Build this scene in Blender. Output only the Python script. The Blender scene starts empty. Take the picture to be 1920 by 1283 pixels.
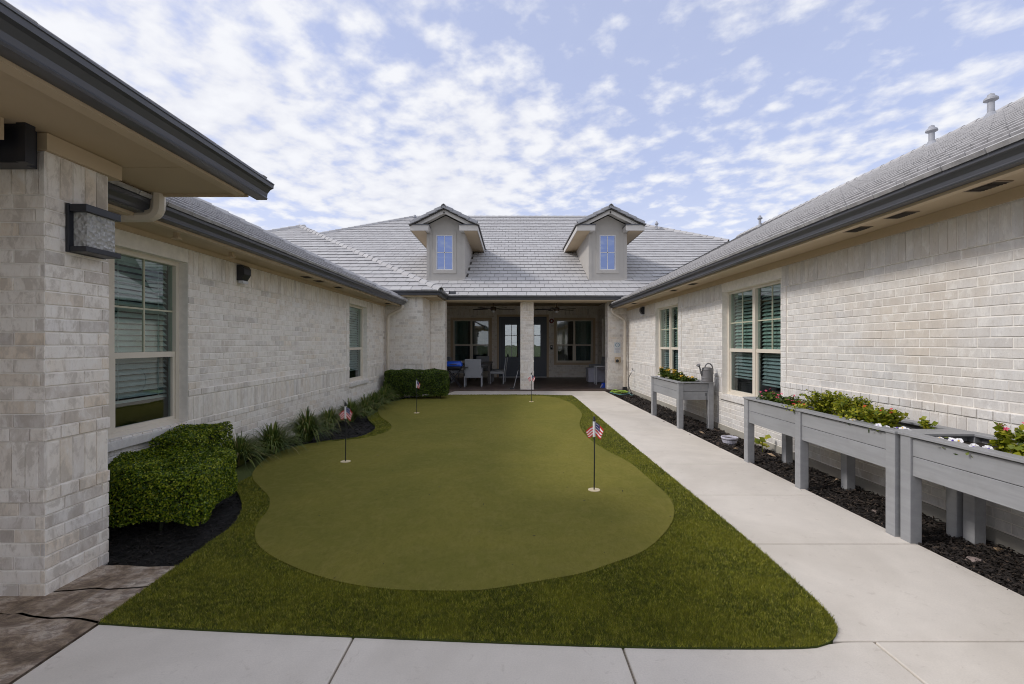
import bpy, math, random
import numpy as np
from mathutils import Vector, Matrix
random.seed(7); rng = np.random.default_rng(7)
S = bpy.context.scene
COL = S.collection
PI = math.pi

# ------------------------------------------------------------------ camera, sky, sun, exposure
F = 853.33; HC = 1.48; HY = 645.0
cam = bpy.data.cameras.new('camera'); cam_o = bpy.data.objects.new('camera', cam); COL.objects.link(cam_o)
cam.sensor_width = 36; cam.lens = 16.0; cam.clip_start = 0.05; cam.clip_end = 2000
cam.shift_y = (HY-641.5)/1920.0
cam_o.location = (0, 0, HC); cam_o.rotation_euler = (PI/2, 0, 0)
S.camera = cam_o

SUN_EL, SUN_AZ = math.radians(40), math.radians(-99)      # azimuth clockwise from +Y: the sun stands over the left wing
w = bpy.data.worlds.new('World'); S.world = w; w.use_nodes = True
def build_world():
    nt = w.node_tree; nt.nodes.clear(); N = nt.nodes; L = nt.links
    def m(op, a, b=None, c=None):
        n = N.new('ShaderNodeMath'); n.operation = op
        for i, v in enumerate((a, b, c)):
            if v is None: continue
            if isinstance(v, (int, float)): n.inputs[i].default_value = v
            else: L.new(v, n.inputs[i])
        return n.outputs[0]
    sky = N.new('ShaderNodeTexSky'); sky.sky_type = 'NISHITA'; sky.sun_disc = False
    sky.sun_elevation = SUN_EL; sky.sun_rotation = SUN_AZ; sky.air_density = 1.0; sky.dust_density = 1.2; sky.ozone_density = 1.6
    tc = N.new('ShaderNodeTexCoord'); sp = N.new('ShaderNodeSeparateXYZ'); L.new(tc.outputs['Generated'], sp.inputs[0])
    z = m('MAXIMUM', sp.outputs[2], 0.0)
    zz = m('ADD', z, 0.14)
    px = m('DIVIDE', sp.outputs[0], zz); py = m('DIVIDE', sp.outputs[1], zz)
    cb = N.new('ShaderNodeCombineXYZ'); L.new(px, cb.inputs[0]); L.new(py, cb.inputs[1])
    mp = N.new('ShaderNodeMapping'); mp.inputs['Rotation'].default_value = (0, 0, 0.5); mp.inputs['Scale'].default_value = (1, 1.0, 1); mp.inputs['Location'].default_value = (3.1, 1.7, 0)
    L.new(cb.outputs[0], mp.inputs[0])
    def noise(scale, det, rough, dist, loc=None):
        n = N.new('ShaderNodeTexNoise'); n.inputs['Scale'].default_value = scale; n.inputs['Detail'].default_value = det
        n.inputs['Roughness'].default_value = rough; n.inputs['Distortion'].default_value = dist
        L.new(mp.outputs[0], n.inputs['Vector']); return n.outputs[0]
    big = noise(0.9, 2, .5, .3); mid = noise(9.0, 5, .50, .08); fine = noise(26, 4, .6, .1)
    # thicker dappled cloud to the left, thinner to the right
    side0 = m('MULTIPLY', px, -0.015)
    hx = m('SUBTRACT', px, 0.62); hy_ = m('SUBTRACT', py, 1.15)
    r2 = m('ADD', m('MULTIPLY', hx, hx), m('MULTIPLY', m('MULTIPLY', hy_, hy_), 0.7))
    bx_ = m('SUBTRACT', px, 0.95); by_ = m('SUBTRACT', py, 1.95); b2 = m('ADD', m('MULTIPLY', bx_, bx_), m('MULTIPLY', m('MULTIPLY', by_, by_), 3.0))
    side1 = m('ADD', side0, m('MULTIPLY', m('POWER', 2.718, m('MULTIPLY', b2, -2.2)), 0.11))
    side = m('SUBTRACT', side1, m('MULTIPLY', m('POWER', 2.718, m('MULTIPLY', r2, -4.0)), 0.14))
    d = m('ADD', m('ADD', m('MULTIPLY', big, 0.70), m('MULTIPLY', mid, 0.72)), m('ADD', m('MULTIPLY', fine, 0.12), side))
    r = N.new('ShaderNodeMapRange'); r.interpolation_type = 'SMOOTHSTEP'
    r.inputs['From Min'].default_value = 0.585; r.inputs['From Max'].default_value = 0.87; L.new(d, r.inputs['Value'])
    hz = N.new('ShaderNodeMapRange'); hz.inputs['From Min'].default_value = 0.02; hz.inputs['From Max'].default_value = 0.34
    hz.inputs['To Min'].default_value = 0.72; hz.inputs['To Max'].default_value = 0.07; L.new(z, hz.inputs['Value'])
    dens = m('MAXIMUM', m('MULTIPLY', r.outputs[0], 0.92), hz.outputs[0])
    # cloud tone: brighter tops, grey bellies
    tone = N.new('ShaderNodeMapRange'); tone.inputs['From Min'].default_value = 0.35; tone.inputs['From Max'].default_value = 0.65; L.new(mid, tone.inputs['Value'])
    cc = N.new('ShaderNodeMix'); cc.data_type = 'RGBA'; L.new(tone.outputs[0], cc.inputs[0])
    cc.inputs[6].default_value = (3.7, 3.75, 4.05, 1); cc.inputs[7].default_value = (4.35, 4.38, 4.5, 1)
    hs = N.new('ShaderNodeMix'); hs.data_type = 'RGBA'; hs.blend_type = 'MULTIPLY'; hs.inputs[0].default_value = 1
    L.new(sky.outputs[0], hs.inputs[6]); hs.inputs[7].default_value = (1.0, 0.88, 0.98, 1)
    veil = N.new('ShaderNodeMix'); veil.data_type = 'RGBA'; veil.inputs[0].default_value = 0.62
    L.new(hs.outputs[2], veil.inputs[6]); veil.inputs[7].default_value = (2.6, 2.9, 3.95, 1)
    mx = N.new('ShaderNodeMix'); mx.data_type = 'RGBA'; L.new(dens, mx.inputs[0]); L.new(veil.outputs[2], mx.inputs[6]); L.new(cc.outputs[2], mx.inputs[7])
    bg = N.new('ShaderNodeBackground'); bg.inputs[1].default_value = 0.1; L.new(mx.outputs[2], bg.inputs[0])
    out = N.new('ShaderNodeOutputWorld'); L.new(bg.outputs[0], out.inputs[0])
build_world()
sun = bpy.data.lights.new('sun', 'SUN'); sun.energy = 0.88; sun.angle = math.radians(10); sun.color = (1, .95, .89)
sun_o = bpy.data.objects.new('sun', sun); COL.objects.link(sun_o)
sd = Vector((math.sin(SUN_AZ)*math.cos(SUN_EL), math.cos(SUN_AZ)*math.cos(SUN_EL), math.sin(SUN_EL)))
sun_o.rotation_euler = sd.to_track_quat('Z', 'Y').to_euler(); sun_o.location = (-20, 0, 20)
vs = S.view_settings; S.display_settings.display_device = 'sRGB'
vs.view_transform = 'Standard'; vs.look = 'None'; vs.gamma = 1; vs.use_curve_mapping = False
vs.exposure = 1.14
S.cycles.diffuse_bounces = 7; S.cycles.transparent_max_bounces = 24; S.cycles.max_bounces = 14; S.cycles.filter_width = 1.0

# ------------------------------------------------------------------ helpers
def G(px, py, z=0.0):                                     # survey helper: photo pixel -> point at height z
    d = (py-HY); Y = F*(HC-z)/d
    return ((px-960)/F*Y, Y)
def clean_mesh(name, V, Fc, mat=None, smooth=False):
    me = bpy.data.meshes.new(name); me.from_pydata([tuple(v) for v in V], [], Fc)
    if mat: me.materials.append(mat)
    me.update()
    if smooth: me.shade_smooth()
    return me
def link(name, data, parent=None, loc=None, rot=None, keep=False, mtx=None):
    o = bpy.data.objects.new(name, data); COL.objects.link(o)
    if parent is not None:
        o.parent = parent
        if keep: o.matrix_parent_inverse = PINV[parent.name]
    if mtx is not None: o.matrix_basis = mtx
    else:
        if loc is not None: o.location = loc
        if rot is not None: o.rotation_euler = rot
    return o
PINV = {}
def tag(o, label=None, cat=None, group=None, kind=None):
    if label: o['label'] = label
    if cat: o['category'] = cat
    if group: o['group'] = group
    if kind: o['kind'] = kind
    return o
def thing(name, label, cat, loc=(0, 0, 0), rz=0, group=None, kind=None, world=False):
    o = bpy.data.objects.new(name, None); COL.objects.link(o); o.location = loc; o.rotation_euler = (0, 0, rz)
    o.empty_display_size = .1
    tag(o, label, cat, group, kind)
    if world: PINV[o.name] = Matrix.Translation(-Vector(loc))
    return o
def copy_tree(o, parent=None):
    c = o.copy(); COL.objects.link(c)
    if parent is not None: c.parent = parent
    for ch in [x for x in CH.get(o.name, [])]: 
        cc = copy_tree(ch, c)
        CH.setdefault(c.name, []).append(cc)
    return c
CH = {}
class MB:
    def __init__(s): s.v = []; s.f = []
    def add(s, V, Fc):
        n = len(s.v); s.v.extend(V); s.f.extend([tuple(i+n for i in f) for f in Fc]); return s
    def box(s, a, b, M=None):
        x0, y0, z0 = a; x1, y1, z1 = b
        V = [(x0,y0,z0),(x1,y0,z0),(x1,y1,z0),(x0,y1,z0),(x0,y0,z1),(x1,y0,z1),(x1,y1,z1),(x0,y1,z1)]
        if M is not None: V = [tuple(M @ Vector(p)) for p in V]
        if M is not None and M.determinant() < 0: return s.add(V, [(0,1,2,3),(4,7,6,5),(0,4,5,1),(1,5,6,2),(2,6,7,3),(3,7,4,0)])
        return s.add(V, [(0,3,2,1),(4,5,6,7),(0,1,5,4),(1,2,6,5),(2,3,7,6),(3,0,4,7)])
    def bar(s, p, q, wd, dp=None, up=(0,0,1)):               # rectangular bar from p to q
        p = Vector(p); q = Vector(q); d = (q-p); L = d.length; d.normalize(); u = Vector(up)
        if abs(d.dot(u)) > .98: u = Vector((0,1,0))
        x = d.cross(u).normalized(); y = x.cross(d).normalized(); dp = dp or wd
        V = []
        for t in (0, L):
            for a, b in ((-1,-1),(1,-1),(1,1),(-1,1)): V.append(tuple(p+d*t+x*a*wd/2+y*b*dp/2))
        return s.add(V, [(0,3,2,1),(4,5,6,7),(0,1,5,4),(1,2,6,5),(2,3,7,6),(3,0,4,7)])
    def tube(s, pts, r, n=8, cap=True):
        pts = [Vector(p) for p in pts]; rr = r if isinstance(r, (list, tuple)) else [r]*len(pts)
        V = []; pu = None
        for i, p in enumerate(pts):
            d = (pts[min(i+1, len(pts)-1)]-pts[max(i-1, 0)]).normalized()
            if pu is None: pu = d.orthogonal().normalized()
            else: pu = (pu-d*pu.dot(d)); pu = pu.normalized() if pu.length > 1e-6 else d.orthogonal().normalized()
            w_ = d.cross(pu)
            for k in range(n):
                a = 2*PI*k/n; V.append(tuple(p+pu*math.cos(a)*rr[i]+w_*math.sin(a)*rr[i]))
        Fc = []
        for i in range(len(pts)-1):
            for k in range(n):
                a = i*n+k; b = i*n+(k+1) % n; Fc.append((a, b, b+n, a+n))
        if cap: Fc.append(tuple(range(n-1, -1, -1))); Fc.append(tuple(range((len(pts)-1)*n, len(pts)*n)))
        return s.add(V, Fc)
    def lathe(s, prof, c=(0,0,0), n=20):
        V = []; Fc = []
        for r, z in prof:
            for k in range(n):
                a = 2*PI*k/n; V.append((c[0]+r*math.cos(a), c[1]+r*math.sin(a), c[2]+z))
        for i in range(len(prof)-1):
            for k in range(n):
                a = i*n+k; b = i*n+(k+1) % n; Fc.append((a, b, b+n, a+n))
        Fc.append(tuple(range(n-1, -1, -1))); Fc.append(tuple(range((len(prof)-1)*n, len(prof)*n)))
        return s.add(V, Fc)
    def prism(s, poly, z0, z1, M=None):
        n = len(poly); V = [(x, y, z0) for x, y in poly]+[(x, y, z1) for x, y in poly]
        if M is not None: V = [tuple(M @ Vector(p)) for p in V]
        Fc = [tuple(range(n-1, -1, -1)), tuple(range(n, 2*n))]+[(i, (i+1) % n, n+(i+1) % n, n+i) for i in range(n)]
        return s.add(V, Fc)
    def poly(s, pts): return s.add([tuple(p) for p in pts], [tuple(range(len(pts)))])
    def build(s, name, mat, parent=None, keep=False, smooth=False, bevel=0, loc=None, rot=None):
        me = clean_mesh(name, s.v, s.f, mat, smooth)
        o = link(name, me, parent, loc, rot, keep)
        if parent is not None: CH.setdefault(parent.name, []).append(o)
        if bevel:
            b = o.modifiers.new('bevel', 'BEVEL'); b.width = bevel; b.segments = 2; b.limit_method = 'ANGLE'; b.angle_limit = math.radians(40)
        return o

# ------------------------------------------------------------------ materials
class NT:
    def __init__(s, name):
        s.m = bpy.data.materials.new(name); s.m.use_nodes = True; s.t = s.m.node_tree; s.b = s.t.nodes['Principled BSDF']
        s.pos = None
    def n(s, typ, **k):
        x = s.t.nodes.new(typ)
        for a, v in k.items(): setattr(x, a, v)
        return x
    def l(s, a, b): s.t.links.new(a, b)
    def position(s):
        if s.pos is None: s.pos = s.n('ShaderNodeNewGeometry')
        return s.pos.outputs['Position']
    def noise(s, scale, det=4, rough=.55, dist=0, stretch=None, vec=None):
        x = s.n('ShaderNodeTexNoise'); x.inputs['Scale'].default_value = scale; x.inputs['Detail'].default_value = det
        x.inputs['Roughness'].default_value = rough; x.inputs['Distortion'].default_value = dist
        v = vec or s.position()
        if stretch:
            mp = s.n('ShaderNodeMapping'); mp.inputs['Scale'].default_value = stretch; s.l(v, mp.inputs[0]); v = mp.outputs[0]
        s.l(v, x.inputs['Vector']); return x.outputs[0]
    def ramp(s, fac, stops, interp='LINEAR'):
        r = s.n('ShaderNodeValToRGB'); e = r.color_ramp.elements; r.color_ramp.interpolation = interp
        while len(e) < len(stops): e.new(.5)
        for i, (p, c) in enumerate(stops):
            e[i].position = p; e[i].color = (*c, 1) if len(c) == 3 else c
        s.l(fac, r.inputs[0]); return r.outputs[0]
    def mix(s, fac, a, b, mode='MIX'):
        x = s.n('ShaderNodeMix', data_type='RGBA', blend_type=mode)
        for v, i in ((fac, 0), (a, 6), (b, 7)):
            if isinstance(v, (int, float)): x.inputs[i].default_value = v
            elif isinstance(v, tuple): x.inputs[i].default_value = (*v, 1)
            else: s.l(v, x.inputs[i])
        return x.outputs[2]
    def math(s, op, a, b=0.0, clamp=False):
        x = s.n('ShaderNodeMath', operation=op, use_clamp=clamp)
        for i, v in enumerate((a, b)):
            if isinstance(v, (int, float)): x.inputs[i].default_value = v
            else: s.l(v, x.inputs[i])
        return x.outputs[0]
    def rand(s):                                              # random per object and per island
        oi = s.n('ShaderNodeObjectInfo'); 
        if s.pos is None: s.position()
        a = s.math('ADD', oi.outputs['Random'], s.pos.outputs['Random Per Island']); return s.math('FRACT', a)
    def bump(s, h, strength=.3, dist=.01):
        x = s.n('ShaderNodeBump'); x.inputs['Strength'].default_value = strength; x.inputs['Distance'].default_value = dist
        s.l(h, x.inputs['Height']); s.l(x.outputs[0], s.b.inputs['Normal'])
    def col(s, c):
        if isinstance(c, tuple): s.b.inputs['Base Color'].default_value = (*c, 1)
        else: s.l(c, s.b.inputs['Base Color'])
    def rough(s, r):
        if isinstance(r, (int, float)): s.b.inputs['Roughness'].default_value = r
        else: s.l(r, s.b.inputs['Roughness'])
def plain(name, c, rough=.5, metal=0, var=.12, nscale=9, bump=.05, spec=.5):
    t = NT(name); n = t.noise(nscale, 5)
    a = tuple(x*(1-var) for x in c); b = tuple(min(1, x*(1+var)) for x in c)
    t.col(t.ramp(n, [(.3, a), (.7, b)])); t.rough(rough); t.b.inputs['Metallic'].default_value = metal
    t.b.inputs['Specular IOR Level'].default_value = spec
    if bump: t.bump(t.noise(nscale*12, 3), bump, .004)
    return t.m
def brick_mat(name, wash, dark=1.0, nw=.72, patch=.35, wcol=(.84,.81,.765)):
    t = NT(name); r = t.rand()
    base = t.ramp(r, [(0, (.82,.78,.72)), (.34, (.77,.72,.655)), (.50, (.66,.575,.47)), (.62, (.74,.71,.68)), (.74, (.55,.49,.43)), (.82, (.42,.385,.36)), (.90, (.72,.61,.48)), (1, (.81,.77,.71))])
    if dark != 1: base = t.mix(1.0, base, (dark, dark, dark), 'MULTIPLY')
    n1 = t.noise(3.2, 6, .65, .4); n2 = t.noise(21, 4, .6, .2, (1, 1, .45)); n3 = t.noise(.9, 4)
    f = t.math('ADD', t.math('MULTIPLY', n1, .65), t.math('MULTIPLY', n2, .5))
    wf = t.math('MULTIPLY', t.ramp(f, [(.42, (0,0,0)), (.70, (1,1,1))]), 1.0)
    c = t.mix(wash, base, wcol); c = t.mix(t.math('MULTIPLY', wf, nw), c, tuple(min(1, x*1.01) for x in wcol))
    c = t.mix(t.math('MULTIPLY', t.ramp(n3, [(.5, (0,0,0)), (.68, (1,1,1))]), .22), c, (.60,.43,.22))
    off = t.n('ShaderNodeVectorMath', operation='ADD'); t.l(t.position(), off.inputs[0]); cx = t.n('ShaderNodeCombineXYZ')
    for i_ in range(3): t.l(t.math('MULTIPLY', r, 7.0+i_), cx.inputs[i_])
    t.l(cx.outputs[0], off.inputs[1]); pn = t.noise(11, 5, .68, .4, (1, 1, .55), vec=off.outputs[0])
    c = t.mix(t.math('MULTIPLY', t.ramp(pn, [(.50, (0,0,0)), (.60, (1,1,1))]), patch), c, (.45,.40,.345))
    c = t.mix(t.math('MULTIPLY', t.ramp(pn, [(.36, (1,1,1)), (.46, (0,0,0))]), .5), c, (.86,.84,.80))
    g = t.noise(70, 3, .6, 0, (1, 1, .3)); c = t.mix(t.math('MULTIPLY', t.ramp(g, [(.55, (0,0,0)), (.7, (1,1,1))]), .22), c, (.36,.33,.30))
    t.col(c); t.rough(.92); t.bump(t.noise(60, 6, .7), .35, .006); return t.m
def tile_mat():
    t = NT('roof_tile_concrete'); r = t.rand(); n = t.noise(1.3, 5, .6); n2 = t.noise(16, 5, .65)
    c = t.ramp(r, [(0, (.43,.42,.42)), (.35, (.465,.46,.46)), (.7, (.495,.49,.49)), (.9, (.44,.43,.43)), (1, (.52,.51,.51))])
    c = t.mix(t.math('MULTIPLY', t.ramp(n, [(.45, (0,0,0)), (.7, (1,1,1))]), .35), c, (.42,.415,.42))
    c = t.mix(t.math('MULTIPLY', t.ramp(n2, [(.5, (0,0,0)), (.75, (1,1,1))]), .3), c, (.34,.33,.33))
    t.col(c); t.rough(.88); t.bump(n2, .3, .01); return t.m
def concrete_mat(name, c, stain=(.42,.39,.35)):
    t = NT(name); n = t.noise(.9, 6, .6, .5); n2 = t.noise(5, 6, .6); n3 = t.noise(120, 3, .7); r = t.rand()
    k = t.ramp(n2, [(.3, tuple(x*.95 for x in c)), (.7, tuple(x*1.04 for x in c))])
    k = t.mix(t.math('MULTIPLY', t.ramp(n, [(.44, (0,0,0)), (.64, (1,1,1))]), .6), k, stain)
    sp = t.noise(11, 5, .7, 1.2); k = t.mix(t.math('MULTIPLY', t.ramp(sp, [(.60, (0,0,0)), (.68, (1,1,1))]), .26), k, (.36,.30,.24))
    k = t.mix(t.math('MULTIPLY', r, .12), k, tuple(x*.8 for x in c))
    k = t.mix(t.math('MULTIPLY', t.ramp(n3, [(.4, (0,0,0)), (.6, (1,1,1))]), .16), k, tuple(x*.6 for x in c))
    t.col(k); t.rough(.85); t.bump(t.noise(190, 4, .7), .25, .003); return t.m
def glass_mat(name, tint=(.36,.52,.47), refl=.16, rough=.0, gc=(.88,.95,.95)):
    t = NT(name); tr = t.n('ShaderNodeBsdfTransparent'); tr.inputs[0].default_value = (*tint, 1)
    gl = t.n('ShaderNodeBsdfGlossy'); gl.inputs['Color'].default_value = (*gc, 1); gl.inputs['Roughness'].default_value = rough
    fr = t.n('ShaderNodeFresnel'); fr.inputs[0].default_value = 1.5
    f = t.math('ADD', t.math('MULTIPLY', fr.outputs[0], .9), refl, True)
    t.position(); f = t.math('MULTIPLY', f, t.math('SUBTRACT', 1.0, t.pos.outputs['Backfacing']))
    mx = t.n('ShaderNodeMixShader'); t.l(f, mx.inputs[0]); t.l(tr.outputs[0], mx.inputs[1]); t.l(gl.outputs[0], mx.inputs[2])
    # slight waviness of the pane
    b = t.n('ShaderNodeBump'); b.inputs['Strength'].default_value = .018; b.inputs['Distance'].default_value = .05; t.l(t.noise(2.2, 1), b.inputs['Height']); t.l(b.outputs[0], gl.inputs['Normal'])
    out = t.t.nodes['Material Output']; t.l(mx.outputs[0], out.inputs[0]); t.t.nodes.remove(t.b); return t.m
def leaf_mat(name, stops, rough=.5, trans=.25):
    t = NT(name); r = t.rand(); n = t.noise(4, 3)
    c = t.ramp(r, stops); c = t.mix(t.math('MULTIPLY', n, .35), c, stops[0][1])
    t.col(c); t.rough(rough); t.b.inputs['Specular IOR Level'].default_value = .35
    if trans:
        tl = t.n('ShaderNodeBsdfTranslucent'); t.l(c, tl.inputs[0]); mx = t.n('ShaderNodeMixShader'); mx.inputs[0].default_value = trans
        t.l(t.b.outputs[0], mx.inputs[1]); t.l(tl.outputs[0], mx.inputs[2]); t.l(mx.outputs[0], t.t.nodes['Material Output'].inputs[0])
    return t.m
M = {}
M['brick_l'] = brick_mat('whitewashed_brick', .30, 1.0, .65, .24); M['brick_r'] = brick_mat('whitewashed_brick_pale', .6, 1.0, .6, .16, (.66,.655,.645))
M['brick_c'] = brick_mat('whitewashed_brick_weathered', .0, 1.0, .5, .55)
M['mortar'] = plain('mortar', (.82,.79,.74), .95, var=.08, nscale=14, bump=.3)
M['tile'] = tile_mat(); M['tilebutt'] = plain('roof_tile_butt_edge', (.34,.335,.34), .95, var=.3, nscale=12, bump=.2); M['captile'] = plain('dark_cap_tile', (.25,.255,.27), .8, var=.2, nscale=8, bump=.3); M['deck'] = plain('roof_underlay', (.07,.065,.06), .9)
M['gutter'] = plain('gutter_paint_charcoal', (.075,.078,.09), .34, .0, .05, 3, 0)
M['trim'] = plain('tan_trim_paint', (.54,.43,.295), .6, var=.05, nscale=2, bump=.02)
M['soffit'] = plain('tan_soffit_paint', (.50,.395,.265), .7, var=.06, nscale=1.2, bump=.03)
M['stucco'] = plain('greige_siding_paint', (.43,.41,.38), .75, var=.04, nscale=3, bump=.05)
M['lighttrim'] = plain('light_greige_trim', (.56,.54,.51), .6, var=.03, nscale=3, bump=0)
M['frame'] = plain('beige_window_vinyl', (.70,.645,.55), .45, var=.03, nscale=4, bump=0)
M['muntin'] = plain('beige_muntin', (.50,.50,.38), .5, var=.03, bump=0)
M['glass'] = glass_mat('tinted_window_glass', (.76,.86,.84), .15); M['glass_dark'] = glass_mat('screened_window_glass', (.70,.77,.78), .06)
M['glass_sky'] = glass_mat('dormer_glass', (.10,.16,.30), .48, 0, (.46,.56,.86)); M['glass_clear'] = glass_mat('door_glass', (.7,.75,.72), .36)
M['slat'] = plain('blind_slat_white', (.60,.62,.58), .5, var=.03, bump=0)
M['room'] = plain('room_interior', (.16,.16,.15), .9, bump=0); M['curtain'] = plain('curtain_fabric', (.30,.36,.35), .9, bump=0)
M['concrete'] = concrete_mat('sidewalk_concrete', (.72,.665,.59), (.55,.50,.43)); M['found'] = concrete_mat('foundation_concrete', (.40,.38,.33), (.26,.22,.17))
M['joint'] = plain('joint_dirt', (.22,.185,.145), .95)
def patio_mat():
    t = NT('stamped_patio_concrete'); n = t.noise(2.6, 8, .7, 1.4); n2 = t.noise(13, 7, .7, .6, (1, 1.9, 1))
    c = t.ramp(n, [(.36, (.14,.10,.066)), (.45, (.32,.24,.165)), (.53, (.48,.385,.30)), (.62, (.64,.56,.47))])
    c = t.mix(t.math('MULTIPLY', t.ramp(n2, [(.46, (0,0,0)), (.58, (1,1,1))]), .6), c, (.12,.08,.06))
    t.col(c); t.rough(.6); t.bump(t.math('ADD', n, n2), .7, .03); return t.m
M['patio'] = patio_mat()
def porchfloor():
    t = NT('porch_floor_stained'); n = t.noise(2.0, 6, .65, .8)
    t.col(t.ramp(n, [(.3, (.06,.042,.035)), (.7, (.15,.11,.092))])); t.rough(.45); t.bump(n, .2, .01); return t.m
M['porch'] = porchfloor()
def turf_ground():
    t = NT('turf_backing'); n = t.noise(60, 5, .7); n2 = t.noise(1.6, 4)
    c = t.ramp(n, [(.3, (.030,.045,.007)), (.7, (.09,.125,.016))]); c = t.mix(t.math('MULTIPLY', n2, .4), c, (.11,.12,.02))
    t.col(c); t.rough(.9); t.bump(n, .8, .02); return t.m
def green_mat():
    t = NT('putting_green_carpet'); n = t.noise(260, 3, .7); n2 = t.noise(.7, 5, .62, .6); n3 = t.noise(7, 7, .75, .8)
    c = t.ramp(n, [(.38, (.165,.150,.027)), (.60, (.235,.212,.044))])
    c = t.mix(t.math('MULTIPLY', t.ramp(n2, [(.42, (0,0,0)), (.6, (1,1,1))]), .55), c, (.14,.142,.026))
    c = t.mix(t.math('MULTIPLY', t.ramp(n3, [(.47, (0,0,0)), (.62, (1,1,1))]), .38), c, (.25,.215,.06))
    n4 = t.noise(34, 5, .8, .3, (1, .45, 1)); c = t.mix(t.math('MULTIPLY', t.ramp(n4, [(.46, (0,0,0)), (.62, (1,1,1))]), .30), c, (.10,.098,.014))
    t.col(c); t.rough(.95); t.b.inputs['Specular IOR Level'].default_value = .15; t.bump(n, .9, .006)
    return t.m
M['turf'] = turf_ground(); M['green'] = green_mat()
def blade_mat():
    t = NT('turf_blade'); r = t.rand(); n = t.noise(30, 4, .7); n2 = t.noise(2.2, 4, .6, .3)
    c = t.ramp(r, [(0, (.06,.085,.010)), (.4, (.19,.22,.016)), (.75, (.41,.41,.032)), (1, (.66,.57,.14))])
    c = t.mix(t.math('MULTIPLY', t.ramp(n, [(.42, (0,0,0)), (.58, (1,1,1))]), .65), c, (.055,.070,.010))
    c = t.mix(t.math('MULTIPLY', t.ramp(n2, [(.45, (0,0,0)), (.6, (1,1,1))]), .4), c, (.36,.35,.035))
    t.col(c); t.rough(.55); tl = t.n('ShaderNodeBsdfTranslucent'); t.l(c, tl.inputs[0]); mx = t.n('ShaderNodeMixShader'); mx.inputs[0].default_value = .3
    t.l(t.b.outputs[0], mx.inputs[1]); t.l(tl.outputs[0], mx.inputs[2]); t.l(mx.outputs[0], t.t.nodes['Material Output'].inputs[0]); return t.m
M['blade'] = blade_mat()
def mulch_mat(name, a, b, c3):
    t = NT(name); r = t.rand(); n = t.noise(25, 5, .7)
    c = t.ramp(r, [(0, a), (.6, a), (.85, b), (1, c3)]); c = t.mix(t.math('MULTIPLY', n, .5), c, a); t.col(c); t.rough(.9); t.bump(t.noise(90, 5, .7), .6, .01); return t.m
M['mulch_l'] = mulch_mat('black_mulch', (.010,.009,.008), (.018,.016,.014), (.05,.04,.035)); M['mulch_r'] = mulch_mat('dark_mulch', (.019,.015,.013), (.045,.033,.026), (.17,.12,.085))
M['soil'] = plain('potting_soil', (.022,.017,.013), .95, var=.4, nscale=40, bump=.6)
M['ground'] = plain('lawn_ground', (.06,.085,.02), .95, var=.3, nscale=.6, bump=.2)
M['hedge'] = leaf_mat('hedge_leaf', [(0, (.020,.048,.005)), (.35, (.075,.14,.008)), (.70, (.27,.36,.018)), (1, (.52,.54,.05))], .4, .3)
M['hedge_far'] = leaf_mat('hedge_leaf_deep', [(0, (.022,.045,.008)), (.5, (.07,.125,.014)), (1, (.20,.27,.03))], .45, .25)
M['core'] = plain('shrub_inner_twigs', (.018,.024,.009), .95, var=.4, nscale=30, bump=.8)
M['grass'] = leaf_mat('liriope_blade', [(0, (.045,.080,.018)), (.5, (.12,.175,.035)), (.86, (.27,.31,.07)), (1, (.42,.34,.16))], .4, .25)
M['plant'] = leaf_mat('planter_leaf', [(0, (.10,.15,.012)), (.5, (.32,.35,.025)), (1, (.58,.52,.05))], .45, .35)
M['plant_dark'] = leaf_mat('planter_leaf_deep', [(0, (.035,.07,.012)), (.6, (.10,.16,.022)), (1, (.26,.29,.04))], .45, .3)
for nm, c in (('yellow', (.80,.47,.01)), ('pink', (.78,.10,.22)), ('red', (.72,.05,.04)), ('white', (.80,.80,.82)), ('purple', (.10,.05,.45)), ('eye', (.05,.02,.01))):
    M[nm] = plain('petal_'+nm, c, .6, var=.15, nscale=40, bump=0)
def planter_mat():
    t = NT('grey_painted_wood'); n = t.noise(14, 5, .6, .2, (1, .12, 1.6)); n2 = t.noise(3.0, 5, .65, .5); r = t.rand()
    c = t.ramp(n, [(.4, (.285,.29,.30)), (.6, (.325,.33,.34))]); c = t.mix(t.math('MULTIPLY', t.ramp(n2, [(.5, (0,0,0)), (.64, (1,1,1))]), .35), c, (.24,.24,.24))
    c = t.mix(t.math('MULTIPLY', r, .22), c, (.26,.27,.29)); t.col(c); t.rough(.52); t.bump(n, .25, .004); return t.m
M['planter'] = planter_mat()
M['black'] = plain('black_metal', (.018,.02,.028), .35, var=.1, bump=0); M['blackp'] = plain('black_plastic', (.025,.025,.028), .5, bump=0)
M['pole'] = plain('black_pole', (.02,.022,.024), .4, bump=0)
M['downspout'] = plain('beige_downspout', (.62,.56,.47), .4, var=.04, bump=0)
M['ring'] = plain('cup_ring_cream', (.74,.62,.40), .5, var=.06, bump=0)
M['flagred'] = plain('flag_red', (.66,.015,.02), .7, bump=0); M['flagwhite'] = plain('flag_white', (.78,.77,.78), .7, var=.03, bump=0); M['flagblue'] = plain('flag_blue', (.02,.03,.15), .7, bump=0)
M['doorblue'] = plain('slate_blue_door_paint', (.075,.092,.125), .4, var=.05, bump=0)
M['can'] = plain('grey_watering_can_plastic', (.17,.165,.17), .5, var=.08, bump=0)
M['grillblue'] = plain('blue_enamel', (.02,.10,.62), .22, var=.05, bump=0)
M['wicker'] = plain('grey_wicker', (.30,.315,.34), .75, var=.2, nscale=90, bump=.6); M['darkwood'] = plain('dark_table_wood', (.035,.028,.026), .35, bump=0)
M['whitemetal'] = plain('white_metal', (.62,.63,.66), .4, var=.03, bump=0); M['lavgrey'] = plain('pale_grey_resin', (.42,.42,.50), .5, bump=0)
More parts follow.
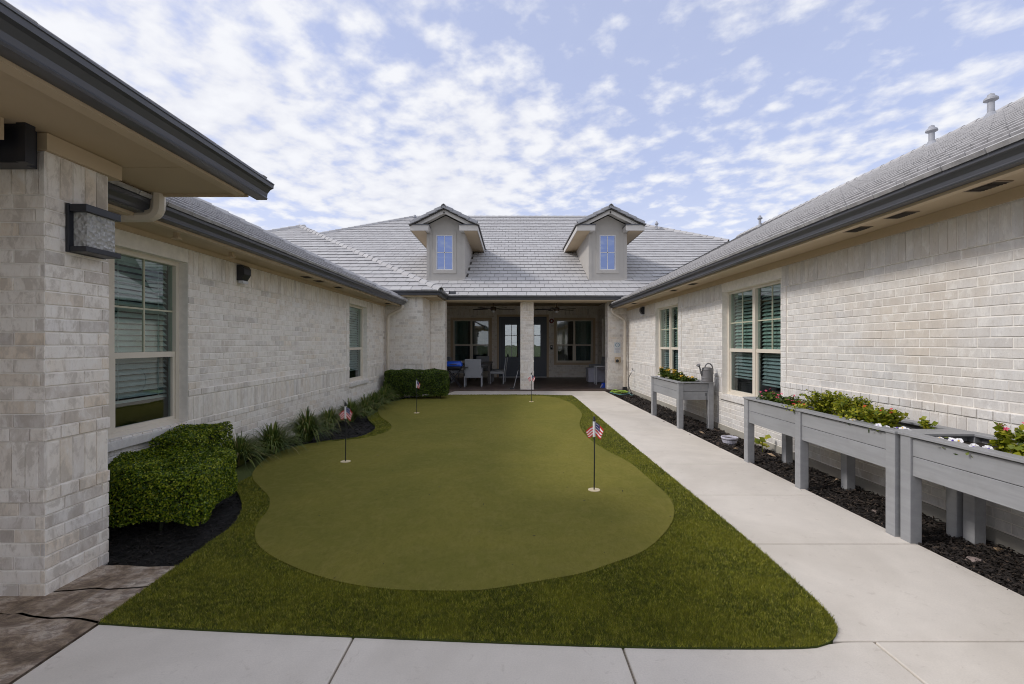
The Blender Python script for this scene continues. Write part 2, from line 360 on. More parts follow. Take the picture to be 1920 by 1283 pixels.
M['hoseg'] = plain('lime_hose', (.28,.42,.05), .45, bump=0); M['hoset'] = plain('teal_hose', (.12,.27,.27), .45, bump=0)
M['bluep'] = plain('blue_plastic', (.03,.10,.60), .35, bump=0); M['redmetal'] = plain('dark_red_alarm', (.16,.018,.018), .4, bump=0)
M['teal'] = plain('sign_teal', (.06,.22,.28), .5, bump=0); M['ink'] = plain('sign_ink_grey', (.30,.32,.36), .6, bump=0); M['signwhite'] = plain('sign_white', (.66,.68,.71), .5, var=.02, bump=0)
M['brass'] = plain('bronze_metal', (.12,.09,.07), .35, .6, bump=0); M['vent'] = plain('vent_brown', (.22,.17,.12), .7, bump=0); M['ventdark'] = plain('vent_screen', (.05,.042,.035), .9, bump=0)
M['pvc'] = plain('grey_vent_pipe', (.33,.34,.37), .5, bump=0); M['pot'] = plain('lavender_white_pot', (.60,.59,.68), .4, bump=0)
M['dryleaf'] = plain('dry_leaf', (.38,.27,.17), .8, bump=0); M['rock'] = plain('pinkish_rock', (.30,.24,.22), .9, var=.25, nscale=18, bump=.5)
def bubble():
    t = NT('bubbled_lamp_glass'); v = t.n('ShaderNodeTexVoronoi'); v.inputs['Scale'].default_value = 34; t.l(t.position(), v.inputs['Vector'])
    t.col((.66,.66,.64)); t.rough(.06); t.b.inputs['Transmission Weight'].default_value = .45; t.bump(v.outputs[0], 1.0, .02); return t.m
M['bubble'] = bubble()

# ------------------------------------------------------------------ brick walls
def unit_brick():
    b = .5; V = []; e = .018; eh = .05
    # front face inset for a worn edge; back open
    V = [(-b,-1,-b),(b,-1,-b),(b,-1,b),(-b,-1,b), (-b,-.12,-b),(b,-.12,-b),(b,-.12,b),(-b,-.12,b), (-b+e,0,-b+eh),(b-e,0,-b+eh),(b-e,0,b-eh),(-b+e,0,b-eh)]
    Fc = [(0,1,5,4),(1,2,6,5),(2,3,7,6),(3,0,4,7),(4,5,9,8),(5,6,10,9),(6,7,11,10),(7,4,8,11),(8,9,10,11)]
    return V, Fc
UB_V, UB_F = unit_brick()
def flip(Fc): return [tuple(reversed(f)) for f in Fc]
def frame_matrix(O, U, Nn):
    U = Vector(U); Nn = Vector(Nn); Z = Vector((0, 0, 1))
    m = Matrix.Identity(4)
    for i in range(3): m[i][0] = U[i]; m[i][1] = Nn[i]; m[i][2] = Z[i]; m[i][3] = O[i]
    return m
def subtract(a, b, holes):
    out = [(a, b)]
    for h0, h1 in holes:
        nx = []
        for s, e in out:
            if h1 <= s or h0 >= e: nx.append((s, e))
            else:
                if h0 > s: nx.append((s, h0))
                if h1 < e: nx.append((h1, e))
        out = nx
    return out
WALL_ROWS = [(-.02,.56,'run'), (.56,.635,'row'), (.635,.90,'sol'), (.90,.975,'row'), (.975,2.24,'run'), (2.24,2.515,'sol')]
class Bricks:                                             # gathers bricks of one building
    def __init__(s): s.list = []
    def wall(s, fm, u0, u1, rows, holes=(), panels=(), phase=0.0, pd=.014):
        for z0, z1, kind in rows:
            if kind == 'run': n = max(1, round((z1-z0)/.0805)); hs = [(z0+(z1-z0)*i/n, z0+(z1-z0)*(i+1)/n) for i in range(n)]; L = .254
            elif kind == 'sol': hs = [(z0, z1)]; L = .0805
            else: hs = [(z0, z1)]; L = .118
            for k, (a, b) in enumerate(hs):
                zc = (a+b)/2
                hl = [(h[0], h[1]) for h in holes if h[2]-.02 < zc < h[3]+.02]
                cuts = sorted(set([u0, u1]+[x for p in panels for x in p if u0 < x < u1])) if kind == 'run' and panels and zc > .975 else [u0, u1]
                for c0, c1 in zip(cuts[:-1], cuts[1:]):
                    off = 0.0
                    if kind == 'run' and zc > .975 and any(p[0]-1e-4 <= c0 and c1 <= p[1]+1e-4 for p in panels): off = -pd
                    if kind == 'row': off = .007
                    for s0, s1 in subtract(c0, c1, hl):
                        st = phase+(L/2 if k % 2 else 0)+(random.choice((0, .03)) if kind == 'run' else 0)
                        i0 = math.floor((s0-st)/L)
                        x = st+i0*L
                        while x < s1-1e-6:
                            p, q = max(x, s0), min(x+L, s1); x += L
                            if q-p < .028: continue
                            s.list.append((fm, (p+q)/2, zc, q-p-.007, b-a-.008, off+random.uniform(-.0022, .0018)))
    def build(s, parent, mat, n_single=300, vis=lambda p: True):
        sc = []
        for i, (fm, u, z, lu, lz, off) in enumerate(s.list):
            p = fm @ Vector((u, 0, z))
            if p.y > .3:
                X = 960+F*p.x/p.y; Yp = HY-F*(p.z-HC)/p.y
                nrm = Vector((fm[0][1], fm[1][1], 0)); view = (Vector((0, 0, HC))-p); d = view.length; cosv = abs(nrm.dot(view)/d)
                if -20 < X < 1940 and -20 < Yp < 1310 and vis((X, Yp)) and nrm.dot(view) > 0: sc.append((lu*lz*cosv/d/d, i))
        sc.sort(reverse=True); chosen = set(i for _, i in sc[:n_single])
        ub = bpy.data.meshes.get('brick_'+mat.name) or clean_mesh('brick_'+mat.name, UB_V, UB_F, mat)
        mb = MB()
        for i, (fm, u, z, lu, lz, off) in enumerate(s.list):
            m = fm @ Matrix.Translation((u, off, z)) @ Matrix.Rotation(random.uniform(-.006, .006), 4, 'Y') @ Matrix.Diagonal((lu, .03, lz, 1))
            if i in chosen: link('brick', ub, parent, keep=True, mtx=m)
            else:
                mb.add([tuple(m @ Vector(v)) for v in UB_V], UB_F)
        if mb.v:
            o = mb.build('brick_field', mat, parent, keep=True); o['kind'] = 'stuff'
def backing(parent, fm, u0, u1, z0, z1, holes=(), panels=(), depth=.22, mat=None, name='wall', pd=.014, rec=.005):
    us = sorted(set([u0, u1]+[x for h in holes for x in h[:2]]+[x for p in panels for x in p])); us = [x for x in us if u0-1e-6 <= x <= u1+1e-6]
    zs = sorted(set([z0, z1]+[x for h in holes for x in h[2:]]+([.975, 2.24] if panels else []))); zs = [z for z in zs if z0-1e-6 <= z <= z1+1e-6]
    mb = MB()
    for a, b in zip(us[:-1], us[1:]):
        for c, d in zip(zs[:-1], zs[1:]):
            um, zm = (a+b)/2, (c+d)/2
            if any(h[0] < um < h[1] and h[2] < zm < h[3] for h in holes): continue
            pan = panels and .975 < zm < 2.24 and any(p[0] < um < p[1] for p in panels)
            mb.box((a, -depth, c), (b, -(pd if pan else 0)-rec, d), fm)
    return mb.build(name, mat or M['mortar'], parent, keep=True)

def window(parent, fm, u0, u1, z0, z1, units=2, zt=None, recess=.10, blinds=True, muntins=True, curtain=False, lower_dark=True, slat_h=.056, room=True, sill=True, fm_mat=None):
    """a hung window: frame > panes, muntins, slats. local frame u along wall, n outwards, z up"""
    zt = zt or (z0+(z1-z0)*.43); fmat = fm_mat or M['frame']; n0 = -recess
    mb = MB(); t = .045
    mb.box((u0, n0-.07, z0), (u0+t, n0+.0, z1), fm); mb.box((u1-t, n0-.07, z0), (u1, n0, z1), fm)
    mb.box((u0+t, n0-.07, z1-t), (u1-t, n0, z1), fm); mb.box((u0+t, n0-.07, z0), (u1-t, n0, z0+t), fm)
    wdt = (u1-u0-2*t)/units; edges = []
    for k in range(units):
        a = u0+t+k*wdt; b = a+wdt
        if k: mb.box((a-.04, n0-.07, z0+t), (a+.04, n0+.004, z1-t), fm); a += .04
        if k < units-1: b -= .04
        edges.append((a, b)); mb.box((a, n0-.07, zt-.028), (b, n0-.012, zt+.028), fm)
        # lower sash stiles
        s_ = .03
        mb.box((a, n0-.055, z0+t), (a+s_, n0-.015, zt-.028), fm); mb.box((b-s_, n0-.055, z0+t), (b, n0-.015, zt-.028), fm)
        mb.box((a+s_, n0-.055, z0+t), (b-s_, n0-.015, z0+t+.035), fm)
    wob = mb.build('window', fmat, parent, keep=True)
    PINV[wob.name] = Matrix.Identity(4)
    def sub(name, mbx, mat):
        o = mbx.build(name, mat, None); o.parent = wob; o.matrix_parent_inverse = wob.matrix_local.inverted() if False else Matrix.Identity(4); return o
    for a, b in edges:
        sub('pane', MB().box((a, n0-.045, zt+.028), (b, n0-.041, z1-t), fm), M['glass'])
        sub('pane', MB().box((a+.03, n0-.042, z0+t+.035), (b-.03, n0-.038, zt-.028), fm), M['glass_dark'] if lower_dark else M['glass'])
        if muntins:
            um = (a+b)/2; zm = zt+(z1-zt)*.46
            sub('muntin', MB().box((um-.009, n0-.052, zt+.028), (um+.009, n0-.034, z1-t), fm), M['muntin'])
            sub('muntin', MB().box((a, n0-.050, zm-.009), (b, n0-.036, zm+.009), fm), M['muntin'])
        if blinds:
            me = bpy.data.meshes.get('slat_%.2f' % (b-a))
            if not me:
                sl = MB().box((-(b-a)/2+.01, -.031, -.0015), ((b-a)/2-.01, .031, .0015)); me = clean_mesh('slat_%.2f' % (b-a), sl.v, sl.f, M['slat'])
            z = z1-t-.06; zb = z0+t+.24+random.uniform(-.02, .03)
            sub('blind_rail', MB().box((a+.01, n0-.14, z1-t-.05), (b-.01, n0-.09, z1-t), fm), M['slat'])
            while z > zb:
                m = fm @ Matrix.Translation(((a+b)/2, n0-.115, z)) @ Matrix.Rotation(math.radians(-46+random.uniform(-4, 4)), 4, 'X') @ Matrix.Rotation(random.uniform(-.004, .004), 4, 'Y')
                o = link('slat', me, wob, mtx=m); z -= slat_h
            sub('bottom_rail', MB().box((a+.01, n0-.13, z-.012), (b-.01, n0-.095, z+.012), fm), M['slat'])
            for uu in (a+.14, b-.14): sub('cord', MB().box((uu-.003, n0-.088, zb), (uu+.003, n0-.084, z1-t), fm), M['slat'])
    if curtain and not blinds:
        cm = MB(); n = 40; 
        for side in curtain:
            a, b = side
            for k in range(n):
                u_ = a+(b-a)*k/n; u2 = a+(b-a)*(k+1)/n; d1 = .03*math.sin(k*1.7); d2 = .03*math.sin((k+1)*1.7)
                V = [fm @ Vector((u_, n0-.2+d1, z0)), fm @ Vector((u2, n0-.2+d2, z0)), fm @ Vector((u2, n0-.2+d2, z1)), fm @ Vector((u_, n0-.2+d1, z1))]
                cm.add([tuple(v) for v in V], [(0, 1, 2, 3)])
        sub('curtain', cm, M['curtain'])
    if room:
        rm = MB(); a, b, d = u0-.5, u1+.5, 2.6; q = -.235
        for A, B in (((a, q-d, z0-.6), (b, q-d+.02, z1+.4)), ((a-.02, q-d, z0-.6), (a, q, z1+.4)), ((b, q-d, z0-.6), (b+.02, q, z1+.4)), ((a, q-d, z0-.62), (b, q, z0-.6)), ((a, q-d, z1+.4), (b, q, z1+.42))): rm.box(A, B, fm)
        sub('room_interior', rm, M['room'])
    if sill:
        sl = MB(); n = max(1, int((u1-u0+.1)/.1))
        sl.box((u0-.03, -.2, z0-.085), (u1+.03, .035, z0-.004), fm); o = sl.build('sill', M['brick_r'], None, bevel=.006); o.parent = wob
    return wob

# ------------------------------------------------------------------ roofs
def clip_poly(sub_, clip):
    def inside(p, a, b): return (b[0]-a[0])*(p[1]-a[1])-(b[1]-a[1])*(p[0]-a[0]) >= -1e-9
    def inter(p, q, a, b):
        x1, y1, x2, y2 = *p, *q; x3, y3, x4, y4 = *a, *b; d = (x1-x2)*(y3-y4)-(y1-y2)*(x3-x4)
        if abs(d) < 1e-12: return q
        t = ((x1-x3)*(y3-y4)-(y1-y3)*(x3-x4))/d; return (x1+t*(x2-x1), y1+t*(y2-y1))
    out = sub_
    for i in range(len(clip)):
        a, b = clip[i], clip[(i+1) % len(clip)]; inp = out; out = []
        for j in range(len(inp)):
            p, q = inp[j-1], inp[j]
            if inside(q, a, b):
                if not inside(p, a, b): out.append(inter(p, q, a, b))
                out.append(q)
            elif inside(p, a, b): out.append(inter(p, q, a, b))
        if not out: return []
    return out
class Roof:
    def __init__(s): s.full = []; s.cut = MB(); s.deck = MB(); s.mi = []
    def plane(s, pts, eave_dir, tw=.30, ex=.36, skip=None):
        """pts: 3D polygon; eave_dir: unit horizontal direction so that normal = eave x upslope points up"""
        P = [Vector(p) for p in pts]; A = Vector(eave_dir).normalized()
        n = (P[1]-P[0]).cross(P[2]-P[0]).normalized()
        if n.z < 0: n = -n
        U = n.cross(A).normalized()
        if U.z < 0: A = -A; U = n.cross(A).normalized()
        O = min(P, key=lambda p: p.z)
        q = [((p-O).dot(A), (p-O).dot(U)) for p in P]
        area = sum(q[i-1][0]*q[i][1]-q[i][0]*q[i-1][1] for i in range(len(q)))
        if area < 0: q.reverse()
        m = Matrix.Identity(4)
        for i in range(3): m[i][0] = A[i]; m[i][1] = U[i]; m[i][2] = n[i]; m[i][3] = O[i]
        s.deck.prism(q, -.05, -.004, m)
        amin = min(x for x, _ in q); amax = max(x for x, _ in q); smax = max(y for _, y in q)
        k = 0; y = -.02
        while y < smax:
            x = math.floor(amin/tw)*tw-(tw/2 if k % 2 else 0)
            while x < amax:
                g = .004; r = [(x+g, y), (x+tw-g, y), (x+tw-g, y+ex+.03), (x+g, y+ex+.03)]
                c = clip_poly(r, [(a, b) for a, b in q] if y > 0 else [(a, (b-.05 if b < .05 else b)) for a, b in q])
                x += tw
                if len(c) < 3: continue
                if skip and skip(m @ Vector((r[0][0]+tw/2, y+ex/2, 0))): continue
                jz = random.uniform(-.002, .003)
                full = len(c) == 4 and abs(sum(c[i-1][0]*c[i][1]-c[i][0]*c[i-1][1] for i in range(4))/2-(tw-2*g)*(ex+.03)) < 1e-4
                if full: s.full.append((m @ Matrix.Translation((r[0][0]+tw/2-g, y, jz)) @ Matrix.Rotation(random.uniform(-.006, .006), 4, 'Z'), tw, ex))
                else:
                    top = [tuple(m @ Vector((a, b, jz+.034*(1-(b-y)/(ex+.03))+.004))) for a, b in c]; bot = [tuple(m @ Vector((a, b, -.004))) for a, b in c]; nn = len(c)
                    s.cut.add(top+bot, [tuple(range(nn))]+[(i+nn, (i+1) % nn+nn, (i+1) % nn, i) for i in range(nn)])
                    s.mi += [0]+[1 if c[i][1] < y+.01 and c[(i+1) % nn][1] < y+.01 else 0 for i in range(nn)]
            y += ex; k += 1
    def build(s, parent, n_single=300, eave_first=True):
        tw, ex = .30, .36; g = .005; hw = tw/2-g; L = ex+.03
        V = [(-hw, 0, -.002), (hw, 0, -.002), (hw, L, -.004), (-hw, L, -.004), (-hw, 0, .030), (hw, 0, .030), (hw, L, .004), (-hw, L, .004), (-hw, .010, .034), (hw, .010, .034)]
        Fc = [(0,1,5,4), (4,5,9,8), (8,9,6,7), (1,2,6,9,5), (3,0,4,8,7)]
        me = bpy.data.meshes.get('roof_tile') or clean_mesh('roof_tile', V, Fc, M['tile'])
        if len(me.materials) < 2: me.materials.append(M['tilebutt']); me.polygons.foreach_set('material_index', [1, 0, 0, 0, 0])
        sc = []
        for i, (m, _, _) in enumerate(s.full):
            p = m.translation
            n = Vector((m[0][2], m[1][2], m[2][2])); v = Vector((0, 0, HC))-p; d = v.length
            if p.y > 1 and n.dot(v) > 0:
                X = 960+F*p.x/p.y; Yp = HY-F*(p.z-HC)/p.y
                if 0 < X < 1920 and 0 < Yp < 1283: sc.append((n.dot(v)/d**3, i))
        sc.sort(reverse=True); ch = set(i for _, i in sc[:n_single])
        mb = s.cut
        for i, (m, _, _) in enumerate(s.full):
            if i in ch: link('roof_tile', me, parent, keep=True, mtx=m)
            else: mb.add([tuple(m @ Vector(v)) for v in V], Fc); s.mi += [1, 0, 0, 0, 0]
        o = mb.build('roof_tile_field', M['tile'], parent, keep=True); o['kind'] = 'stuff'
        o.data.materials.append(M['tilebutt']); o.data.polygons.foreach_set('material_index', s.mi)
        s.deck.build('roof_deck', M['deck'], parent, keep=True)
def caps(parent, p, q, r=.095, step=.33, single=True, mat=None):
    mat = mat or M['tile']
    p = Vector(p); q = Vector(q); d = (q-p).normalized(); n = int((q-p).length/step)
    x = d.cross(Vector((0, 0, 1))).normalized(); up = x.cross(d).normalized()
    mb = MB(); prof = [(-r*1.15, -.045), (-r*.6, .035), (0, .062), (r*.6, .035), (r*1.15, -.045)]
    V = []; L = step+.05
    for yy, s_, h in ((0, 1, .016), (L, .92, -.006)):
        for a, b in prof: V.append((a*s_, yy, b+h))
        for a, b in prof: V.append((a*s_*.9, yy, b+h-.02))
    Fc = [(i, i+1, i+11, i+10) for i in range(4)]+[(i+5, i, i+1, i+6) for i in range(4)]+[(0, 10, 15, 5), (4, 9, 19, 14)]
    kn = 'ridge_cap_%.3f_%s' % (r, mat.name); me = bpy.data.meshes.get(kn) or clean_mesh(kn, V, Fc, mat)
    for k in range(n+1):
        o = p+d*(k*step); m = Matrix.Identity(4)
        for i in range(3): m[i][0] = x[i]; m[i][1] = d[i]; m[i][2] = up[i]; m[i][3] = o[i]
        m = m @ Matrix.Rotation(random.uniform(-.02, .02), 4, 'Z')
        if single: link('ridge_cap', me, parent, keep=True, mtx=m)
        else: mb.add([tuple(m @ Vector(v)) for v in V], Fc)
    if not single:
        o = mb.build('ridge_cap_row', mat, parent, keep=True); o['kind'] = 'stuff'
GPROF = [(0, 0), (.072, 0), (.078, .010), (.074, .020), (.078, .045), (.100, .072), (.120, .080), (.122, .104), (.128, .106), (.126, .114), (.112, .112), (0, .104)]
def gutter(parent, path, z0, scale=1.0, side=1):
    """K-profile extruded along a plan polyline; outward is to the right of travel * side"""
    P = [Vector((a, b, 0)) for a, b in path]; offs = []
    for i in range(len(P)):
        ds = []
        if i > 0: ds.append((P[i]-P[i-1]).normalized())
        if i < len(P)-1: ds.append((P[i+1]-P[i]).normalized())
        ns = [Vector((d.y, -d.x, 0))*side for d in ds]
        if len(ns) == 1: offs.append(ns[0])
        else: s_ = ns[0]+ns[1]; offs.append(s_/(1+ns[0].dot(ns[1])))
    V = []; n = len(GPROF)
    for p, o in zip(P, offs):
        for a, b in GPROF: V.append(tuple(p+o*a*scale+Vector((0, 0, z0+b*scale))))
    Fc = []
    for i in range(len(P)-1):
        for k in range(n): a = i*n+k; b = i*n+(k+1) % n; Fc.append((a, b, b+n, a+n))
    Fc += [tuple(range(n-1, -1, -1)), tuple(range((len(P)-1)*n, len(P)*n))]
    return MB().add(V, Fc).build('gutter', M['gutter'], parent, keep=True)
def soffit_vent(parent, x, y, z, along_y=True):
    L, W = (.115, .065)
    mb = MB(); mb.box((x-W, y-L, z-.006), (x+W, y+L, z-.001)); o = mb.build('soffit_vent', M['vent'], parent, keep=True)
    s = MB(); 
    for k in range(7): yy = y-L+.03+k*(2*L-.06)/7; s.box((x-W+.015, yy, z-.012), (x+W-.015, yy+.012, z-.006))
    s.box((x-W+.012, y-L+.02, z-.0075), (x+W-.012, y+L-.02, z-.0062))
    ob = s.build('vent_screen', M['ventdark'], None); ob.parent = o
def vent_pipe(parent, x, y, z, h=.4, r=.055):
    o = MB().lathe([(r, -.15), (r, h-.12)], (x, y, z)).build('vent_pipe', M['pvc'], parent, keep=True, smooth=False)
    c = MB().lathe([(r*1.05, h-.13), (r*2.0, h-.10), (r*1.9, h-.06), (r*1.1, h-.02), (r*.9, h+.02), (.01, h+.05)], (x, y, z)).build('vent_cap', M['pvc'], None); c.parent = o
    f = MB().lathe([(r*2.6, -.10), (r*1.2, .06)], (x, y, z)).build('vent_boot', M['pvc'], None); f.parent = o

# ================================================================== GROUND
ground = MB().poly([(-400, -300, -.07), (400, -300, -.07), (400, 500, -.07), (-400, 500, -.07)]).build('ground', M['ground']); ground['kind'] = 'structure'

XW = lambda y: 3.005-(y-2.67)*.0085                         # right edge of the walk
XT = 1.77
# turf outline / green outline surveyed from the photograph
outer_px = [(185,1169.5),(300,1177),(432,1184),(661,1194),(900,1204),(1160,1213),(1350,1216),(1510,1215),(1550,1207),(1568,1192),(1567,1172),(1542,1140),(1500,1100),(1416,1025),(1338,960),(1228,870),(1160,814),(1096,760),(1083,749),(1073,742),(1000,740.5),(900,740.5),(836.6,741),(805,743),(774,746),(737,752),(707,760.6),(690,773.7),(690,786),(704,800),(699,809.5),(677.6,819),(643,825),(587,831),(540,839),(500,850),(465.5,865.7),(440.5,883),(436,904.6),(444,921),(451.5,936),(454.6,951),(446.8,973),(428,995),(400,1014),(335,1062)]
inner_px = [(760,750.5),(730,756),(710,765),(712,781.5),(728,793),(734,801),(730,808),(718,814),(690,822),(649.5,827),(587,833),(540,844),(503,859.5),(479.5,880),(473,898),(488,917),(504,935),(503,957.7),(481,989),(479.5,1018),(503,1042),(540,1062),(587,1081),(649.5,1098),(727.5,1109),(820,1112.5),(900,1111),(964,1102),(1028,1091),(1091.6,1079),(1139.5,1063),(1203,1039),(1242,1007.5),(1262.5,975.6),(1262.5,950),(1248,927.7),(1219,902),(1181,870),(1139.5,848),(1107.5,827),(1091.6,809.5),(1086.8,795),(1091,780.7),(1086.8,771),(1072,758),(1043.6,747),(999,743),(868,742.3),(810,745)]
def smooth_closed(pts, n=4, keep=()):
    P = [Vector((a, b)) for a, b in pts]; out = []; m = len(P)
    for i in range(m):
        p0, p1, p2, p3 = P[i-1], P[i], P[(i+1) % m], P[(i+2) % m]
        for k in range(n):
            t = k/n
            if i in keep: out.append(tuple(p1+(p2-p1)*t)); continue
            q = .5*((2*p1)+(p2-p0)*t+(2*p0-5*p1+4*p2-p3)*t*t+(3*p1-p0-3*p2+p3)*t**3); out.append(tuple(q))
    return out
outer = [G(a, b) for a, b in outer_px]; inner = smooth_closed([G(a, b) for a, b in inner_px], 4)
outer = smooth_closed(outer, 3, keep=(45, 0, 44, 18, 19, 20, 21))
def flat(name, poly, z, mat, kind='structure', skirt=.04, parent=None):
    n = len(poly); V = [(x, y, z) for x, y in poly]+[(x, y, z-skirt) for x, y in poly]
    A = sum(poly[i-1][0]*poly[i][1]-poly[i][0]*poly[i-1][1] for i in range(n))
    top = tuple(range(n)) if A > 0 else tuple(range(n-1, -1, -1))
    Fc = [top]+[(i, n+i, n+(i+1) % n, (i+1) % n) for i in range(n)]
    o = link(name, clean_mesh(name, V, Fc, mat), parent); 
    if kind: o['kind'] = kind
    return o
flat('artificial_turf', outer, .004, M['turf'])
flat('putting_green', inner, .016, M['green'], skirt=.012)

def in_poly(px_, py_, poly):
    inside = np.zeros(len(px_), bool); n = len(poly)
    for i in range(n):
        x1, y1 = poly[i-1]; x2, y2 = poly[i]
        c = ((y1 > py_) != (y2 > py_)); 
        if abs(y2-y1) < 1e-12: continue
        inside ^= c & (px_ < (x2-x1)*(py_-y1)/(y2-y1)+x1)
    return inside
def tri_mesh(name, V, n_per, mat, kind='stuff', parent=None):
    """V: (N*n_per,3); faces = consecutive groups of n_per (3 or 4) verts"""
    nv = len(V); nf = nv//n_per; me = bpy.data.meshes.new(name)
    me.vertices.add(nv); me.vertices.foreach_set('co', np.asarray(V, np.float32).ravel())
    me.loops.add(nv); me.loops.foreach_set('vertex_index', np.arange(nv, dtype=np.int32))
    me.polygons.add(nf); me.polygons.foreach_set('loop_start', np.arange(0, nv, n_per, dtype=np.int32))
    try: me.polygons.foreach_set('loop_total', np.full(nf, n_per, np.int32))
    except Exception: pass
    me.materials.append(mat); me.update(calc_edges=True); me.validate()
    o = link(name, me, parent)
    if parent is not None: CH.setdefault(parent.name, []).append(o)
    if kind: o['kind'] = kind
    return o
def turf_blades(N=480000):
    xs = rng.uniform(-2.9, 1.85, N*2); u = rng.uniform(0, 1, N*2); y0, y1 = 2.15, 13.4
    ys = 1/((1/y0)+(1/y1-1/y0)*u)                            # density ~ 1/y^2
    ok = in_poly(xs, ys, outer) & ~in_poly(xs, ys, inner); xs, ys = xs[ok][:N], ys[ok][:N]; n = len(xs)
    sc = np.clip(ys/3.0, .8, 3.2)
    h = rng.uniform(.010, .024, n); wd = .0027*sc; a = rng.uniform(0, 2*PI, n); lean = rng.uniform(.2, .9, n)*h; la = rng.uniform(0, 2*PI, n)
    b = np.stack([xs, ys, np.full(n, .003)], 1); dx = np.stack([np.cos(a)*wd, np.sin(a)*wd, np.zeros(n)], 1)
    tip = b+np.stack([np.cos(la)*lean, np.sin(la)*lean, h], 1)
    V = np.stack([b-dx, b+dx, tip], 1).reshape(-1, 3); tri_mesh('turf_blades', V, 3, M['blade'])
turf_blades()

def flecks(n=90):
    x = rng.uniform(-2.2, 1.7, n); u = rng.uniform(0, 1, n); y = 1/((1/2.4)+(1/12.5-1/2.4)*u); ok = in_poly(x, y, inner); x, y = x[ok], y[ok]; n = len(x)
    a = rng.uniform(0, 2*PI, n); L = rng.uniform(.004, .016, n)*np.clip(y/4, 1, 2); W = L*rng.uniform(.15, .5, n); c = np.stack([x, y, np.full(n, .0195)], 1)
    d = np.stack([np.cos(a)*L, np.sin(a)*L, rng.uniform(-.001, .004, n)], 1); e = np.stack([-np.sin(a)*W, np.cos(a)*W, np.zeros(n)], 1)
    tri_mesh('leaf_litter', np.stack([c-d, c+e, c+d, c-e], 1).reshape(-1, 3), 4, M['mulch_r'])
flecks()
# walk slabs -------------------------------------------------------
walk = thing('walkway', 'pale concrete walk of slabs wrapping the turf', None, kind='structure', world=True); del walk['label']
def yfront(x): return 2.41-.047*(x+2.18) if x < 1.0 else 2.262-.012*(x-1)
walk_base = MB().poly([(-2.19, -6, -.012), (3.03, -6, -.012), (3.02, 2.3, -.012), (XW(13.2), 13.2, -.012), (XW(13.2), 14.28, -.012), (-1.95, 14.28, -.012), (-1.95, 13.2, -.012), (1.8, 13.2, -.012), (XT, 5, -.012), (XT, 2.2, -.012), (-2.19, 2.4, -.012)])
walk_base.build('joint_bed', M['joint'], walk)
def slab(poly): 
    o = flat('slab', poly, 0.0, M['concrete'], None, .05, walk)
    b = o.modifiers.new('bevel', 'BEVEL'); b.width = .006; b.segments = 2; b.limit_method = 'ANGLE'; return o
g = .005
outer_walk = outer
def right_edge_turf(y):                                      # x of the turf's right edge at depth y
    best = None
    for i in range(len(outer)):
        (x1, y1), (x2, y2) = outer[i-1], outer[i]
        if (y1-y)*(y2-y) <= 0 and abs(y1-y2) > 1e-9:
            x = x1+(x2-x1)*(y-y1)/(y2-y1)
            if best is None or x > best: best = x
    return best if best is not None else XT
def walk_piece(ya, yb):
    n = max(2, int((yb-ya)/.12)); L = [(right_edge_turf(ya+g+(yb-ya-2*g)*k/n)+.004, ya+g+(yb-ya-2*g)*k/n) for k in range(n+1)]
    slab(L[::-1]+[(XW(ya), ya+g), (XW(yb), yb-g)])
for ya, yb in ((2.264, 3.37), (3.37, 4.46), (4.46, 5.61), (5.61, 7.75), (7.75, 9.9), (9.9, 12.0), (12.0, 13.1)): walk_piece(ya, yb)
slab([(-1.95, 13.19), (1.78, 13.19), (1.78, 13.11), (XW(13.3), 13.11), (XW(14.25), 14.27), (-1.80, 14.27)])
fx = [-2.185, -.80, .54, 1.80, 3.02]
front_pts = sorted([(x, y) for x, y in outer if y < 2.47 and x < 1.60], key=lambda p: p[0])
def front_y(x):
    for (x1, y1), (x2, y2) in zip(front_pts[:-1], front_pts[1:]):
        if x1 <= x <= x2: return y1+(y2-y1)*(x-x1)/(x2-x1+1e-9)
    return front_pts[0][1] if x < front_pts[0][0] else front_pts[-1][1]
for a, b in zip(fx[:-1], fx[1:]):
    xs = [a+g+(b-a-2*g)*k/16 for k in range(17)]
    top = []
    for x in xs:
        if x < 1.55: top.append((x, front_y(x)-.004))
        elif x < 1.805:
            top.append((x, min([py for px, py in outer if abs(px-x) < .03 and py < 2.6] + [2.262 + .0*x])-.002 if x < 1.66 else 2.262))
        else: top.append((x, 2.262))
    slab([(a+g, .9), (b-g, .9)]+top[::-1]); slab([(a+g, -1.2), (b-g, -1.2), (b-g, .89), (a+g, .89)])
# stamped patio -----------------------------------------------------
patio = thing('patio', None, None, kind='structure', world=True)
MB().poly([(-6, -3, -.007), (-2.2, -3, -.007), (-2.2, 3.03, -.007), (-6, 3.03, -.007)]).build('joint_bed', M['joint'], patio)
def stone(pts):
    P = []
    for i in range(len(pts)):
        a = Vector(pts[i]); b = Vector(pts[(i+1) % len(pts)])
        for k in range(5):
            t = k/5; q = a.lerp(b, t)
            if 0 < k: q = q+Vector((.016*math.sin(q.x*31+q.y*47), .016*math.sin(q.x*43-q.y*29+1))) if abs(a.x-b.x) > .02 or a.x < -2.25 else q
            P.append((q.x, q.y))
    c = Vector((sum(p[0] for p in P)/len(P), sum(p[1] for p in P)/len(P)))
    P = [((Vector(p)-c)*.993+c)[:] for p in P]
    o = flat('stone', P, .0, M['patio'], None, .03, patio); b = o.modifiers.new('bevel', 'BEVEL'); b.width = .008; b.segments = 2
